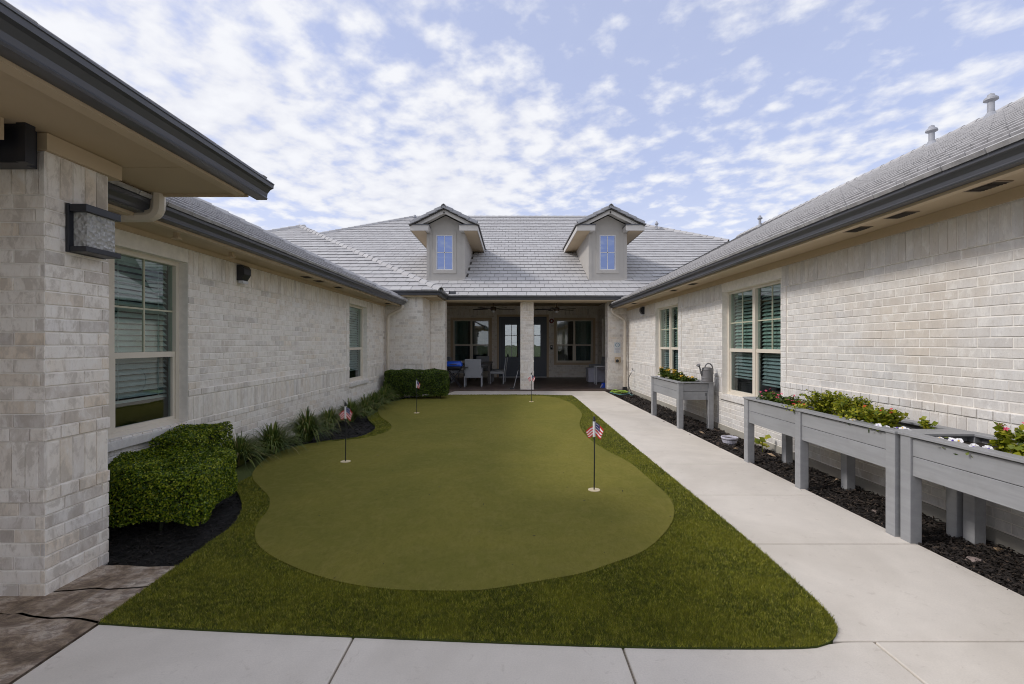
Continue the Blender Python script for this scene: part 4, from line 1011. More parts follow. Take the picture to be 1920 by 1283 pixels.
# ================================================================== VEGETATION
def leaf_cloud(P, Nn, size, rnd=.8, cup=.0):
    """P, Nn (n,3): leaf centres, outward normals -> quads as 2 triangles folded"""
    n = len(P); d = rng.normal(size=(n, 3)); Nn = Nn+rng.normal(size=(n, 3))*rnd; Nn /= np.linalg.norm(Nn, axis=1)[:, None]
    d -= Nn*np.sum(d*Nn, 1)[:, None]; d /= np.linalg.norm(d, axis=1)[:, None]; s_ = np.cross(Nn, d)
    L = (size*rng.uniform(.7, 1.3, n))[:, None]; W = L*.42
    a = P-d*L*.5; b = P+s_*W+d*L*.05; c = P+d*L*.55; e = P-s_*W+d*L*.05
    return np.stack([a, b, c, e], 1).reshape(-1, 3)
def box_shell(n, a, b, jit=.028, wave=.03):
    a = np.array(a); b = np.array(b); ext = b-a
    faces = [(0, 0), (0, 1), (1, 0), (1, 1), (2, 1)]; ar = np.array([ext[1]*ext[2], ext[1]*ext[2], ext[0]*ext[2], ext[0]*ext[2], ext[0]*ext[1]]); ar = ar/ar.sum()
    f = rng.choice(5, n, p=ar); P = a+rng.uniform(0, 1, (n, 3))*ext; Nn = np.zeros((n, 3))
    for k, (ax, sd_) in enumerate(faces):
        m = f == k; P[m, ax] = (b if sd_ else a)[ax]; Nn[m, ax] = 1 if sd_ else -1
    # round the corners and add lumps
    c = (a+b)/2; q = (P-c)/(ext/2); r = np.linalg.norm(q, axis=1); q2 = q/np.maximum(1, (np.sum(np.abs(q)**11, 1)**(1/11)))[:, None]
    P = c+q2*(ext/2); lump = np.sin(P[:, 0]*9+P[:, 2]*7)*np.cos(P[:, 1]*8+P[:, 2]*5)*wave+np.sin(P[:, 0]*23+1)*np.sin(P[:, 1]*21)*np.cos(P[:, 2]*19)*wave*.7
    depth = rng.exponential(jit, n); nn = Nn*.6+q*.4; nn /= np.linalg.norm(nn, axis=1)[:, None]
    P = P+nn*(lump-depth+.01)[:, None]; return P, nn
def shrub(label, a, b, n, leaf, mat, name='trimmed_shrub', taper=0.0):
    o = thing(name, label, 'shrub', ((a[0]+b[0])/2, (a[1]+b[1])/2, 0)); off = np.array(o.location)
    P, Nn = box_shell(n, a, b); k = P[:, 2] > .03
    P[:, 0] -= np.clip(P[:, 1]-a[1], 0, 9)*taper*(P[:, 0]-a[0])/(b[0]-a[0])
    V = leaf_cloud(P[k], Nn[k], leaf); tri_mesh('foliage', V-off, 4, mat, 'stuff', o)
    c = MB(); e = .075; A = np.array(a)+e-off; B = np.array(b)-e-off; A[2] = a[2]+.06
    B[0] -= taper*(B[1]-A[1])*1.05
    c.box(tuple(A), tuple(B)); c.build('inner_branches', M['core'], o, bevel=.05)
    s_ = MB()
    for i in range(7):
        x = random.uniform(A[0], B[0]); y = random.uniform(A[1], B[1]); s_.tube([(x, y, -.03), (x+random.uniform(-.05, .05), y, A[2]+.05)], .012, 5)
    s_.build('stem', M['core'], o)
    # stray shoots on top
    return o
shrub('clipped bright green shrub in front, beside the brick pier', (-3.42, 3.47, .09), (-2.36, 4.36, .49), 46000, .0175, M['hedge'], taper=.30)
shrub('clipped green shrub under the big left window, behind the front one', (-3.47, 4.30, .1), (-3.12, 5.10, .60), 18000, .0175, M['hedge'])
shrub('dark green boxed hedge beside the far brick bay', (-3.42, 12.05, .07), (-1.74, 12.68, .76), 15000, .034, M['hedge_far'], 'boxed_hedge')

def liriope(label, x, y, h=.42, rad=.34, nb=150):
    o = thing('grass_clump', label, 'ornamental grass', (x, y, 0), group='grass clumps along the left wall'); Q = []
    for i in range(nb):
        a = random.uniform(0, 2*PI); R = rad*1.15*random.uniform(.15, 1.0); H = h*random.uniform(.7, 1.2); w_ = random.uniform(.005, .009)*(1+y*.03)
        dx, dy = math.cos(a), math.sin(a); px_, py_ = -dy*w_, dx*w_; r0 = random.uniform(0, .05); prev = None; seg = 6
        if random.random() < .15: H *= 1.15; R *= .4
        dr = random.uniform(.45, 1.25)*(R/rad)+.1
        for k in range(seg+1):
            t = k/seg; r = r0+R*t; z = H*.98*(1.75*t-t*t*(.75+dr*.75)); z = max(z, -.01); ww = (1-t)**.6+.05
            if x+dx*r < XL+.02: r = (XL+.02-x)/dx if dx else r
            c = (x*0+dx*r, dy*r, z-.02); cur = ((c[0]-px_*ww, c[1]-py_*ww, c[2]), (c[0]+px_*ww, c[1]+py_*ww, c[2]))
            if prev: Q += [prev[0], prev[1], cur[1], cur[0]]
            prev = cur
    # each blade is its own island: weld by building from shared verts
    V = []; Fc = []
    i = 0
    while i < len(Q):
        base = len(V); V += [Q[i], Q[i+1]]
        for s_ in range(6): V += [Q[i+s_*4+3], Q[i+s_*4+2]]; b = base+s_*2; Fc.append((b, b+1, b+3, b+2))
        i += 24
    MB().add(V, Fc).build('leaf_blades', M['grass'], o)['kind'] = 'stuff'
for i, (x, y, h, r, lb) in enumerate([(-3.36, 5.60, .40, .34, 'spiky grass clump right behind the clipped green shrub'), (-3.24, 6.15, .42, .35, 'spiky grass clump second along from the clipped shrub'),
        (-3.13, 6.95, .50, .40, 'largest spiky grass clump, left of the nearest left flag'), (-3.22, 8.0, .40, .34, 'spiky grass clump directly left of the nearer left flag cloth'), (-3.10, 8.75, .44, .36, 'spiky grass clump behind the nearer left flag cloth'),
        (-3.06, 9.5, .42, .36, 'spiky grass clump beside the tip of the mulch tongue'), (-3.12, 10.3, .42, .38, 'spiky grass clump below the narrow left window'), (-3.14, 11.1, .42, .38, 'spiky grass clump next to the left downspout'), (-3.25, 11.75, .44, .34, 'farthest spiky grass clump, against the boxed hedge')]):
    liriope(lb, x, y, h, r*1.25, 560 if y < 7.5 else 380)

# ================================================================== FLAGS
def flag(label, x, y, yaw=0, both=True):
    o = thing('golf_flag', label, 'golf flag', (x, y, .016), yaw, group='flags in the putting green cups')
    MB().lathe([(.060, .0), (.060, .005), (.054, .006)], (0, 0, 0), 28).build('cup_ring', M['ring'], o)
    MB().tube([(0, 0, .004), (.003, 0, .35), (.0, 0, .69)], .0062, 8).build('pole', M['pole'], o)
    MB().lathe([(.006, .685), (.015, .692), (.016, .705), (.010, .716), (.014, .722), (.010, .734), (.002, .737)], (0, 0, 0), 10).build('knob', M['blackp'], o)
    MB().tube([(0, 0, .535), (0, 0, .687)], .0135, 12).build('sleeve', M['flagwhite'], o)
    def cloth(name, sgn, dx, dz, z0, hh, canton):
        nu, nv = 12, 14; V = []; Fc = []; mi = []
        for i in range(nu+1):
            for j in range(nv+1):
                u = i/nu; v = j/nv
                X = sgn*(.011+dx*u*(1-.35*v*u)); Yy = (.020*math.sin(u*4.5+v*1.5)*u-.014)*(1 if sgn > 0 else -.6); Z = z0-hh*v-dz*u+.012*math.sin(u*5+v*3)*u
                V.append((X, Yy, Z))
        for i in range(nu):
            for j in range(nv):
                a = i*(nv+1)+j; Fc.append((a, a+1, a+nv+2, a+nv+1))
                if canton and i < 7 and j < 7: mi.append(1 if (i % 2 == 1 and j % 3 == 1) else 2)
                else: mi.append(0 if (j//2) % 2 == 0 else 1)
        me = clean_mesh(name, V, Fc, M['flagred']); me.materials.append(M['flagwhite']); me.materials.append(M['flagblue'])
        me.polygons.foreach_set('material_index', mi); me.update()
        ob = link(name, me, o); CH.setdefault(o.name, []).append(ob)
        md = ob.modifiers.new('solid', 'SOLIDIFY'); md.thickness = .0012
    cloth('flag_cloth', 1, .078, .062, .683, .125, True)
    if both: cloth('flag_cloth', -1, .070, .040, .640, .095, False)
    return o
flag('small striped flag on a black pole in the cup nearest the walkway', .823, 4.56, 0)
flag('small striped flag in the nearer left cup, in front of the dark mulch', -2.07, 5.66, .15)
flag('small striped flag in the far left cup before the boxed hedge', -2.02, 9.64, -.1, False)
flag('farthest small striped flag, in front of the central brick column', .49, 11.5, .2)

# ================================================================== PLANTERS
def planter(label, x0, x1, y0, y1, posts, top=.812, bot=.50):
    o = thing('raised_planter', label, 'planter', ((x0+x1)/2, (y0+y1)/2, 0)); ox, oy = o.location[0], o.location[1]
    X0, X1, Y0, Y1 = x0-ox, x1-ox, y0-oy, y1-oy; lg = .088; zt = top-.02
    for py_ in posts:
        q = py_-oy
        for xx in (X0, X1-lg): MB().box((xx, q-lg/2, -.05), (xx+lg, q+lg/2, zt-.001)).build('leg', M['planter'], o, bevel=.004)
    mid = (bot+zt)/2; ps = sorted(posts)
    for a, b in zip(ps[:-1], ps[1:]):
        for z0, z1 in ((bot, mid-.002), (mid+.002, zt-.012)):
            for xx in (X0+.018, X1-.038): MB().box((xx, a-oy+lg/2+.001, z0), (xx+.02, b-oy-lg/2-.001, z1)).build('side_board', M['planter'], o, bevel=.003)
    for yy in (Y0+.018, Y1-.038):
        for z0, z1 in ((bot, mid-.002), (mid+.002, zt-.012)): MB().box((X0+lg+.001, yy, z0), (X1-lg-.001, yy+.02, z1)).build('end_board', M['planter'], o, bevel=.003)
    e = .012; wd = .10
    for A, B in (((X0-e, Y0-e, zt), (X0-e+wd, Y1+e, top)), ((X1+e-wd, Y0-e, zt), (X1+e, Y1+e, top)), ((X0-e+wd+.001, Y0-e, zt), (X1+e-wd-.001, Y0-e+wd, top)), ((X0-e+wd+.001, Y1+e-wd, zt), (X1+e-wd-.001, Y1+e, top))):
        MB().box(A, B).build('rim_board', M['planter'], o, bevel=.003)
    MB().box((X0+.04, Y0+.04, bot+.01), (X1-.04, Y1-.04, zt-.045)).build('soil', M['soil'], o)
    return o
planter('short grey raised planter with yellow flowers and a watering can', 2.905, 3.52, 7.94, 9.50, (7.984, 9.456))
planter('long grey raised planter in the middle, bushy with green and red flowers', 2.935, 3.50, 3.49, 5.76, (3.534, 4.68, 5.716))
planter('nearest grey raised planter, cut off by the right edge of the view', 2.955, 3.52, 1.05, 3.465, (1.094, 2.2, 3.421))

def bush(name, label, loc, h, r, n, leaf, mat, flowers=None, nf=0, fr=.02, stems=6, group=None, sparse=False):
    """a leafy plant: stems, whorled leaves, optional flowers"""
    o = thing(name, label, 'plant', loc, group=group); tips = []; st = MB()
    for i in range(stems):
        a = random.uniform(0, 2*PI); R = r*random.uniform(.2, .9); H = h*random.uniform(.65, 1.0)*(1-.25*(R/r))
        p = [(0+random.uniform(-.3, .3)*r*.6, random.uniform(-.3, .3)*r*.6, -.05)]; p.append((p[0][0]+math.cos(a)*R*.4, p[0][1]+math.sin(a)*R*.4, H*.5)); p.append((math.cos(a)*R, math.sin(a)*R, H)); tips.append(p); st.tube(p, .003, 4)
    st.build('stem', M['plant_dark'], o)
    P = []; per = max(4, n//stems)
    for p in tips:
        for k in range(per):
            t = random.uniform(.25, 1.0)**.8; a, b = (p[0], p[1]) if t < .5 else (p[1], p[2]); tt = (t % .5)*2 if t < 1 else 1
            c = [a[i]+(b[i]-a[i])*tt for i in range(3)]; s_ = .035*(1.1-t*.7)*(1.5 if not sparse else 1)
            P.append((c[0]+random.gauss(0, s_), c[1]+random.gauss(0, s_), max(.0, c[2]+random.gauss(0, s_*.5))))
    P = np.array(P); Nn = np.tile([0, 0, 1.0], (len(P), 1)); V = leaf_cloud(P, Nn, leaf, .6); tri_mesh('foliage', V, 4, mat, 'stuff', o)
    if flowers:
        fl = []
        for i in range(nf):
            p = tips[i % len(tips)]; c = Vector(p[2])+Vector((random.gauss(0, .022), random.gauss(0, .022), random.uniform(.0, .03)))
            m = MB(); tilt = Matrix.Translation(c) @ Matrix.Rotation(random.uniform(-.7, .7), 4, 'X') @ Matrix.Rotation(random.uniform(-.7, .7)-.3, 4, 'Y') @ Matrix.Rotation(random.uniform(0, 6), 4, 'Z')
            np_ = 10 if 'eye' in flowers else 5
            for k in range(np_):
                a = 2*PI*k/np_; w_ = .42 if np_ == 5 else .22
                pts = [(0, 0, .002), (math.cos(a-w_)*fr*.7, math.sin(a-w_)*fr*.7, .004), (math.cos(a)*fr, math.sin(a)*fr, -.001), (math.cos(a+w_)*fr*.7, math.sin(a+w_)*fr*.7, .004)]
                m.add([tuple(tilt @ Vector(q)) for q in pts], [(0, 1, 2, 3)])
            fo = m.build('flower', M[flowers[0]], o)
            if len(flowers) > 1:
                e = MB().lathe([(fr*.28, .0), (fr*.25, .006), (fr*.1, .011)], (0, 0, 0), 6); e.v = [tuple(tilt @ Vector(v)) for v in e.v]; e.build('flower_centre', M[flowers[1]], None).parent = fo
    return o
SZ = .745
YG = 'yellow coneflowers in the short planter'
for i, (x, y, h, lb) in enumerate([(3.08, 9.2, .30, 'tallest yellow daisy plant at the far end of the short planter'), (3.12, 8.88, .24, 'yellow daisy plant second from the far end of the short planter'), (3.16, 8.62, .22, 'middle yellow daisy plant of the short planter'), (3.24, 8.38, .17, 'low yellow daisy plant nearest the watering can')]):
    bush('daisy_plant', lb, (x, y, SZ), h, .16, 420, .04, M['plant_dark'], ('yellow', 'eye'), 8 - i, .034, 8, YG)
for i, (x, y, h, r, n, lb) in enumerate([(3.10, 5.45, .20, .16, 260, 'pink flowering plant at the far end of the long planter'), (3.14, 5.15, .17, .15, 240, 'pink flowering plant second from the far end of the long planter')]):
    bush('vinca_plant', lb, (x, y, SZ), h, r, n, .036, M['plant_dark'], ('pink',), 9, .017, 9, 'vincas in the long planter')
bush('vinca_plant', 'orange red flowering plant drooping near the trailing green sprig', (3.10, 4.86, SZ), .13, .12, 150, .034, M['plant'], ('red',), 4, .02, 6)
for i, (x, y, h, r, n, lb) in enumerate([(3.16, 4.62, .30, .22, 1500, 'feathery yellow green bush, farther one in the long planter'), (3.18, 4.28, .28, .22, 1400, 'feathery yellow green bush, nearer one in the long planter'), (3.10, 4.0, .22, .18, 800, 'leafy green bush between the feathery bushes and red flowers')]):
    bush('leafy_bush', lb, (x, y, SZ), h, r, n, .028, M['plant'], None, 0, 0, 34, 'green bushes in the long planter')
bush('vinca_plant', 'bushy plant with red flowers near the close end of the long planter', (3.14, 3.86, SZ), .22, .17, 700, .036, M['plant'], ('red',), 5, .015, 16)
bush('sprig_plant', 'lone leafy sprig at the close rear corner of the long planter', (3.30, 3.62, SZ), .16, .05, 60, .04, M['plant'], None, 0, 0, 3, sparse=True)
bush('trailing_plant', 'low trailing green plant spilling over the rim of the long planter', (2.99, 4.78, .77), .07, .16, 130, .026, M['plant'], None, 0, 0, 12)
for i, (x, y, lb) in enumerate([(3.20, 2.98, 'tall upright sprig with pink flower, farthest in the nearest planter'), (3.22, 2.86, 'second upright sprig with pink flower in the nearest planter'), (3.25, 2.76, 'third upright sprig with pink flower by the right edge'), (3.12, 2.80, 'short sprig with red flower low in the nearest planter')]):
    bush('vinca_plant', lb, (x, y, SZ), .24 if i < 3 else .13, .07, 130, .042, M['plant'], ('pink' if i < 2 else 'red',), 2, .017, 4, 'sprigs in the nearest planter', True)
def pansy(label, x, y, n=5):
    o = thing('pansy_plant', label, 'flower', (x, y, SZ+.0), group='white pansies'); 
    for k in range(n):
        m = MB(); T_ = Matrix.Translation((random.gauss(0, .04), random.gauss(0, .04), random.uniform(.05, .075))) @ Matrix.Rotation(random.uniform(-.9, .3), 4, 'Y') @ Matrix.Rotation(random.uniform(0, .9), 4, 'X')
        for j in range(5):
            a = 2*PI*j/5; fr = .026; pts = [(0, 0, 0), (math.cos(a-.6)*fr*.85, math.sin(a-.6)*fr*.85, .004), (math.cos(a)*fr, math.sin(a)*fr, -.002), (math.cos(a+.6)*fr*.85, math.sin(a+.6)*fr*.85, .004)]
            m.add([tuple(T_ @ Vector(q)) for q in pts], [(0, 1, 2, 3)])
        m.build('flower', M['white'], o)
        e = MB().lathe([(.007, .002), (.004, .007)], (0, 0, 0), 6); e.v = [tuple(T_ @ Vector(v)) for v in e.v]; e.build('flower_centre', M['purple' if k % 2 else 'yellow'], o)
    P = rng.normal(size=(70, 3))*[.045, .045, .015]+[0, 0, .03]; tri_mesh('foliage', leaf_cloud(P, np.tile([0, 0, 1.], (70, 1)), .03, .5), 4, M['plant_dark'], 'stuff', o)
for x, y, lb in [(3.05, 3.98, 'white pansy tucked under the nearer feathery bush'), (3.02, 3.72, 'white pansy at the foot of the red flowering bush'), (3.10, 3.585, 'white pansy nearest the gap between the two long planters'),
                 (3.06, 3.16, 'white pansies farthest in the nearest planter'), (3.03, 2.96, 'white pansies in front of the pink flowered sprigs'), (3.05, 9.33, 'white pansy at the far corner of the short planter')]: pansy(lb, x, y)

# watering can ------------------------------------------------------
can = thing('watering_can', 'grey plastic watering can standing on the end of the short planter', 'watering can', (3.44, 8.02, .813), 0)
MB().lathe([(.092, 0), (.098, .01), (.096, .06), (.101, .066), (.096, .075), (.090, .20), (.095, .207), (.088, .218), (.080, .245), (.05, .255)], (0, 0, 0), 24).build('body', M['can'], can, smooth=False)
MB().tube([(-.08, 0, .10), (-.115, -.005, .17), (-.135, -.01, .25), (-.15, -.015, .275)], [.022, .017, .012, .012], 10).build('spout', M['can'], can, smooth=True)
MB().tube([(-.145, -.014, .268), (-.162, -.02, .292), (-.166, -.022, .298)], [.012, .036, .036], 14).build('rose', M['can'], can)
MB().tube([(-.045, 0, .235), (-.03, 0, .29), (.01, 0, .322), (.055, 0, .315), (.088, 0, .275), (.10, 0, .21), (.098, 0, .14), (.078, 0, .10)], .0115, 8).build('handle', M['can'], can, smooth=True)

# small things in the right bed -------------------------------------
pot = thing('flower_pot', 'low white fluted pot with dark bands sitting in the mulch', 'pot', (3.25, 6.80, -.02))
n = 28; prof = [(.085, 0), (.092, .02), (.108, .075), (.118, .10), (.118, .112), (.104, .112), (.098, .085)]
pm = MB(); V = []
for r_, z in prof:
    for k in range(56): a = 2*PI*k/56; rr_ = r_*(1+(.02 if k % 2 else 0)); V.append((rr_*math.cos(a), rr_*math.sin(a), z))
pm.add(V, [(i*56+k, i*56+(k+1) % 56, (i+1)*56+(k+1) % 56, (i+1)*56+k) for i in range(len(prof)-1) for k in range(56)]); pm.build('bowl', M['pot'], pot)
for z, r_ in ((.024, .0965), (.082, .1135)): MB().lathe([(r_, z-.004), (r_+.003, z), (r_, z+.004)], (0, 0, 0), 30).build('band', M['blackp'], pot)
MB().lathe([(.097, .086), (.05, .094), (.01, .10)], (0, 0, 0), 20).build('soil', M['soil'], pot)
st = thing('thermometer_stake', 'thin black stake leaning against the end of the short planter', 'garden stake', (3.38, 7.85, -.02)); MB().tube([(0, 0, 0), (-.02, .03, .63)], .004, 6).build('rod', M['black'], st); MB().box((-.028, .022, .60), (-.014, .036, .65)).build('head', M['black'], st)
hs = thing('hosta_plant', 'small yellowing broadleaf plant against the foundation behind the planter legs', 'plant', (3.44, 6.25, 0)); P = []
for k in range(9):
    a = k*.72; P.append((math.cos(a)*.07, math.sin(a)*.05, .07+.018*k))
tri_mesh('foliage', leaf_cloud(np.array(P), np.tile([-.5, -.5, .8], (9, 1)), .085, .35), 4, M['plant'], None, hs); MB().tube([(0, 0, -.02), (0, 0, .2)], .004, 5).build('stem', M['plant'], hs)
def dry(label, x, y, s, rz):
    o = thing('dry_leaf', label, 'leaf', (x, y, .008), rz, group='dry leaves in the right bed'); V = [(0, -s, 0), (s*.35, -s*.3, .012), (s*.4, s*.3, .004), (0, s, .02), (-s*.4, s*.25, .012), (-s*.3, -s*.4, 0), (0, 0, .03)]
    MB().add(V, [(6, 0, 1), (6, 1, 2), (6, 2, 3), (6, 3, 4), (6, 4, 5), (6, 5, 0)]).build('leaf_blade', M['dryleaf'], o)
dry('curled tan dry leaf beside the small broadleaf plant', 3.42, 6.0, .06, .5); dry('dry leaf lying near the fluted pot', 3.12, 6.35, .05, 2); dry('dry leaf between the short planter and the pot', 3.13, 7.5, .045, 1); dry('dry leaf at the foundation under the long planter', 3.5, 4.9, .05, 2.5)
def rock(label, x, y, s, mat=None):
    P = []; mbk = MB(); nn = 10
    pr = [(s*.7, 0), (s*1.0, s*.2), (s*.85, s*.42), (s*.3, s*.55)]; V = []
    for r_, z in pr:
        for k in range(nn): a = 2*PI*k/nn; q = r_*random.uniform(.82, 1.15); V.append((q*math.cos(a)*1.2, q*math.sin(a)*.8, z+random.uniform(-.1, .1)*s))
    mbk.add(V, [(i*nn+k, i*nn+(k+1) % nn, (i+1)*nn+(k+1) % nn, (i+1)*nn+k) for i in range(3) for k in range(nn)]+[tuple(range(3*nn, 4*nn))])
    o = mbk.build('stone', mat or M['rock'], loc=(x, y, -.02)); tag(o, label, 'stone')
rock('pale pinkish stone lying in the mulch under the nearest planter', 3.17, 3.13, .05); rock('small round grey stone in the mulch under the long planter', 3.24, 4.06, .03); rock('rusty brick fragment against the foundation at the right edge', 3.52, 3.3, .035, M['dryleaf'])

# hose, faucet, sign, spigot box ------------------------------------
fau = thing('hose_faucet', 'small chrome faucet on the right wing wall with a black hose hanging', 'faucet', (XR, 13.45, .70))
MB().tube([(.0, 0, 0), (-.07, 0, 0), (-.09, 0, -.05)], .014, 8).build('spout', M['whitemetal'], fau); MB().tube([(-.06, 0, .0), (-.06, 0, .035)], .006, 6).tube([(-.085, 0, .04), (-.035, 0, .04)], .011, 6).build('handle', M['blackp'], fau)
def hose(label, pts, mat, r=.011, name='garden_hose'):
    P = [Vector(p) for p in pts]; Q = []
    for i in range(len(P)-1):
        p0, p1, p2, p3 = P[max(i-1, 0)], P[i], P[i+1], P[min(i+2, len(P)-1)]
        for k in range(6): t = k/6; Q.append(.5*((2*p1)+(p2-p0)*t+(2*p0-5*p1+4*p2-p3)*t*t+(3*p1-p0-3*p2+p3)*t**3))
    Q.append(P[-1]); o = MB().tube(Q, r, 6).build(name, mat, smooth=True); tag(o, label, 'hose')
hose('black hose drooping from the wall faucet to the mulch', [(3.53, 13.45, .63), (3.45, 13.42, .5), (3.42, 13.38, .3), (3.47, 13.3, .1), (3.50, 13.15, .015)], M['blackp'], .010, 'faucet_hose')
cx_, cy_ = 3.20, 13.62
random.seed(3)
hose('lime green garden hose coiled loosely beside the brick pier', [(cx_+math.cos(k*.62)*(.12+.14*random.random())*(1.1), cy_+math.sin(k*.62)*(.22+.26*random.random()), .012+.0035*k+.01*random.random()) for k in range(20)], M['hoseg'], .014)
hose('teal garden hose looping under the lime green coil', [(cx_+.02+math.cos(k*.55+1)*(.22+.07*random.random()), cy_-.05+math.sin(k*.55+1)*(.42+.12*random.random()), .010+.002*k) for k in range(11)]+[(3.40, 12.95, .02), (3.50, 13.15, .015)], M['hoset'], .012)
sg = thing('notice_sign', 'white notice with a teal ring symbol on the right brick pier', 'sign', (3.32, YCOL+.035, 1.36))
MB().box((-.10, -.004, -.17), (.10, .004, .17)).build('sign_board', M['signwhite'], sg, bevel=.002)
rg = MB(); 
for k in range(28):
    a, b = 2*PI*k/28, 2*PI*(k+1)/28
    rg.add([(math.cos(t)*r_, -.006, .085+math.sin(t)*r_) for t in (a, b) for r_ in (.056, .070)], [(0, 1, 3, 2)])
rg.box((-.035, -.0072, .078), (.035, -.0055, .092)); rg.build('ring_symbol', M['teal'], sg)
tx = MB()
for i, (z, wd) in enumerate([(-.015, .085), (-.032, .070), (-.049, .078), (-.066, .060), (-.083, .05), (-.115, .05), (-.132, .065), (-.149, .04)]): 
    x = -wd
    while x < wd-.004:
        l_ = random.uniform(.008, .026); tx.box((x, -.0058, z-.004), (min(x+l_, wd), -.0046, z+.004)); x += l_+.006
tx.build('printed_line', M['ink'], sg)['kind'] = 'stuff'
ob = thing('fire_connection', 'round capped beige outlet on a plate below the ring notice', 'outlet', (3.32, YCOL+.04, .97))
MB().box((-.085, -.012, -.075), (.105, .0, .10)).build('plate', M['trim'], ob, bevel=.004)
MB().tube([(.02, -.01, 0), (.02, -.09, -.01)], .055, 16).build('collar', M['trim'], ob); MB().tube([(-.01, -.06, -.01), (-.03, -.13, -.02)], [.05, .045], 16).build('cap', M['downspout'], ob); MB().tube([(-.03, -.125, -.02), (-.035, -.14, -.022)], .05, 16).build('cap_ring', M['blackp'], ob)

# ================================================================== PORCH CONTENTS
ZF = .045
def fan(label, x, y, ph):
    o = thing('ceiling_fan', label, 'ceiling fan', (x, y, 3.1), ph, group='porch ceiling fans')
    MB().lathe([(.07, 0), (.06, -.05), (.015, -.06), (.015, -.28), (.05, -.29), (.10, -.31), (.11, -.38), (.09, -.43)], (0, 0, 0), 18).build('motor', M['brass'], o)
    MB().lathe([(.06, -.431), (.055, -.48), (.03, -.50)], (0, 0, 0), 14).build('light_kit', M['whitemetal'], o)
    for k in range(5):
        a = 2*PI*k/5; m = Matrix.Rotation(a, 4, 'Z') @ Matrix.Rotation(.2, 4, 'X')
        MB().prism([(.20, -.045), (.45, -.065), (.76, -.06), (.80, 0), (.76, .06), (.45, .065), (.20, .045)], -.383, -.375, m).build('blade', M['darkwood'], o)
        MB().bar(tuple(m @ Vector((.08, 0, -.372))), tuple(m @ Vector((.26, 0, -.372))), .03, .008).build('blade_iron', M['brass'], o)
fan('dark ceiling fan left of the central column', -.67, 16.3, .2); fan('dark ceiling fan right of the central column', 1.62, 16.5, .5)
al = thing('fire_alarm', 'round dark red fire alarm on the porch wall right of the doors', 'alarm', (1.69, YD, 2.46)); MB().tube([(0, 0, 0), (0, -.05, 0)], .10, 20).build('bell', M['redmetal'], al); MB().tube([(0, -.05, 0), (0, -.065, 0)], .035, 12).build('strobe', M['whitemetal'], al)
kr = thing('card_reader', 'small black card reader on the porch wall right of the doors', 'card reader', (1.69, YD, 1.33)); MB().box((-.05, -.025, -.09), (.05, -.002, .09)).build('body', M['blackp'], kr, bevel=.004); MB().box((-.03, -.028, .0), (.03, -.0255, .06)).build('screen', M['whitemetal'], kr)

def arm_chair(label, x, y, rz, arms=True, w_=.56):
    o = thing('wicker_chair', label, 'chair', (x, y, ZF), rz, group='grey wicker dining chairs')
    h = w_/2; MB().box((-h, -.26, .36), (h, .26, .45)).build('seat', M['wicker'], o, bevel=.015)
    bk = MB(); V = [(-h+.01, -.27, .30), (h-.01, -.27, .30), (h-.01, -.23, .30), (-h+.01, -.23, .30), (-h+.01, -.35, .93), (h-.01, -.35, .93), (h-.01, -.31, .93), (-h+.01, -.31, .93)]
    bk.add(V, [(0,3,2,1),(4,5,6,7),(0,1,5,4),(1,2,6,5),(2,3,7,6),(3,0,4,7)]); bk.build('backrest', M['wicker'], o, bevel=.012)
    for sx in (-1, 1):
        for sy in (-.24, .23): MB().box((sx*h-.02 if sx > 0 else sx*h-.02, sy-.02, 0), (sx*h+.02, sy+.02, .36)).build('leg', M['wicker'], o)
        if arms: MB().box((sx*h-.03, -.26, .451), (sx*h+.03, .24, .64)).build('armrest', M['wicker'], o, bevel=.01)
    return o
arm_chair('grey wicker armchair turned with its back to the green', -1.30, 15.45, 0)
arm_chair('grey wicker chair at the far side of the dark table, below the window', -1.22, 18.7, PI)
arm_chair('grey wicker chair on the right side of the dark table, nearer one', -.55, 16.55, PI/2, False)
arm_chair('grey wicker chair on the right side of the dark table, by the doors', -.50, 17.5, PI/2, False)
arm_chair('grey wicker chair on the left side of the dark table', -1.95, 16.9, -PI/2, False)
arm_chair('grey wicker armchair in the corner behind the blue grill', -2.50, 18.2, -.5)
tb = thing('dining_table', 'dark wooden dining table among grey chairs on the porch', 'table', (-1.25, 17.05, ZF)); MB().box((-.5, -.95, .70), (.5, .95, .74)).build('tabletop', M['darkwood'], tb, bevel=.004)
for sx in (-1, 1):
    for sy in (-1, 1): MB().box((sx*.43-.04, sy*.86-.04, 0), (sx*.43+.04, sy*.86+.04, .70)).build('leg', M['darkwood'], tb)
gr = thing('portable_grill', 'portable grill with a bright blue lid beside the left porch pier', 'grill', (-1.93, 15.1, ZF))
def rounded(hx, hy, z0, z1, top=.8, n=6):
    m = MB(); V = []; lv = [(1, z0), (1.0, z0+(z1-z0)*.35), (.93, z0+(z1-z0)*.75), (top, z1)]
    for s_, z in lv:
        for cx2, cy2, a0 in ((1, 1, 0), (-1, 1, PI/2), (-1, -1, PI), (1, -1, 1.5*PI)):
            for k in range(n): a = a0+PI/2*k/(n-1); V.append(((cx2*(hx-.06)+.06*math.cos(a))*s_, (cy2*(hy-.06)+.06*math.sin(a))*s_, z))
    N_ = 4*n; m.add(V, [(i*N_+k, i*N_+(k+1) % N_, (i+1)*N_+(k+1) % N_, (i+1)*N_+k) for i in range(3) for k in range(N_)]+[tuple(range(3*N_, 4*N_)), tuple(range(N_-1, -1, -1))]); return m
rounded(.29, .20, .70, .86).build('lid', M['grillblue'], gr, smooth=False); MB().add(*[(lambda m: ([(x, y, 1.38-z) for x, y, z in m.v], flip(m.f)))(rounded(.27, .19, .69, .80, .75))][0]).build('firebox', M['black'], gr)
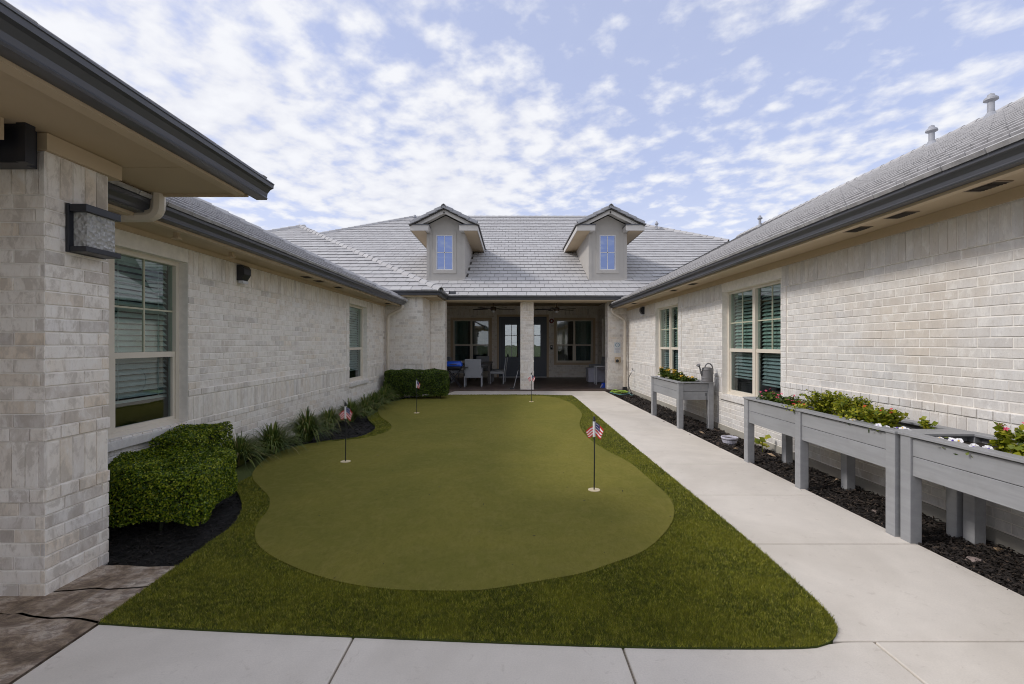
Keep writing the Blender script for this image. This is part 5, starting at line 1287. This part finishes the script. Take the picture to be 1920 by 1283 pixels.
MB().bar((-.12, -.23, .76), (.12, -.23, .76), .02).build('lid_handle', M['blackp'], gr); MB().box((.29, -.12, .655), (.48, .12, .675)).build('side_shelf', M['blackp'], gr)
for sy in (-.15, .15):
    MB().bar((-.25, sy, .0), (.22, sy, .58), .022).build('leg', M['black'], gr); MB().bar((.25, sy-.024, .0), (-.22, sy-.024, .58), .022).build('leg', M['black'], gr)
for sx in (-.25, .25): MB().tube([(sx, -.15, .01), (sx, .15, .01)], .01, 6).build('crossbar', M['black'], gr)
bx = thing('deck_box', 'pale lavender grey storage box on the right of the porch', 'storage box', (3.15, 16.9, ZF))
MB().box((-.36, -.28, .03), (.42, .28, .50)).build('body', M['lavgrey'], bx, bevel=.01); MB().box((-.375, -.29, .501), (.435, .29, .55)).build('lid', M['lavgrey'], bx, bevel=.008)
for k in range(5): MB().box((-.30+k*.15, -.287, .08), (-.28+k*.15, -.2805, .46)).build('rib', M['lavgrey'], bx)
sdt = thing('side_table', 'white metal side table in front of the storage box', 'table', (3.28, 16.25, ZF)); MB().box((-.33, -.2, .62), (.33, .2, .645)).build('tabletop', M['whitemetal'], sdt)
for sx in (-1, 1):
    for sy in (-1, 1): MB().box((sx*.31-.014, sy*.18-.014, 0), (sx*.31+.014, sy*.18+.014, .62)).build('leg', M['whitemetal'], sdt)
    MB().box((sx*.31-.01, -.166, .06), (sx*.31+.01, .166, .08)).build('stretcher', M['whitemetal'], sdt)
o = arm_chair('grey wicker armchair half hidden by the right porch pier', 3.35, 17.75, PI/2+.3); 
br_ = thing('dustpan_broom', 'bright blue dustpan broom leaning behind the right porch pier', 'broom', (3.00, 14.92, ZF))
MB().prism([(-.11, 0), (.12, 0), (.07, .16), (-.05, .16)], -.02, .02, Matrix(((1,0,0,0),(0,0,1,0),(0,1,0,0),(0,0,0,1)))).build('pan', M['bluep'], br_); MB().prism([(-.13, -.0), (-.10, -.0), (-.02, .10), (-.05, .12)], -.03, -.021, Matrix(((1,0,0,0),(0,0,1,0),(0,1,0,0),(0,0,0,1)))).build('bristle', M['lavgrey'], br_)
MB().tube([(.03, .0, .15), (.14, .06, .8)], .01, 6).build('handle', M['blackp'], br_)
pt = thing('golf_putter', 'golf putter leaning against the left side of the central column', 'golf club', (.03, 14.5, ZF)); MB().tube([(.02, 0, .02), (.205, .1, .74)], .0065, 6).build('shaft', M['whitemetal'], pt); MB().tube([(.165, .08, .60), (.207, .1, .76)], .012, 8).build('grip', M['blackp'], pt); MB().box((-.09, -.02, 0), (.03, .02, .025)).build('club_head', M['black'], pt, bevel=.004)

print('objects', len(bpy.data.objects))
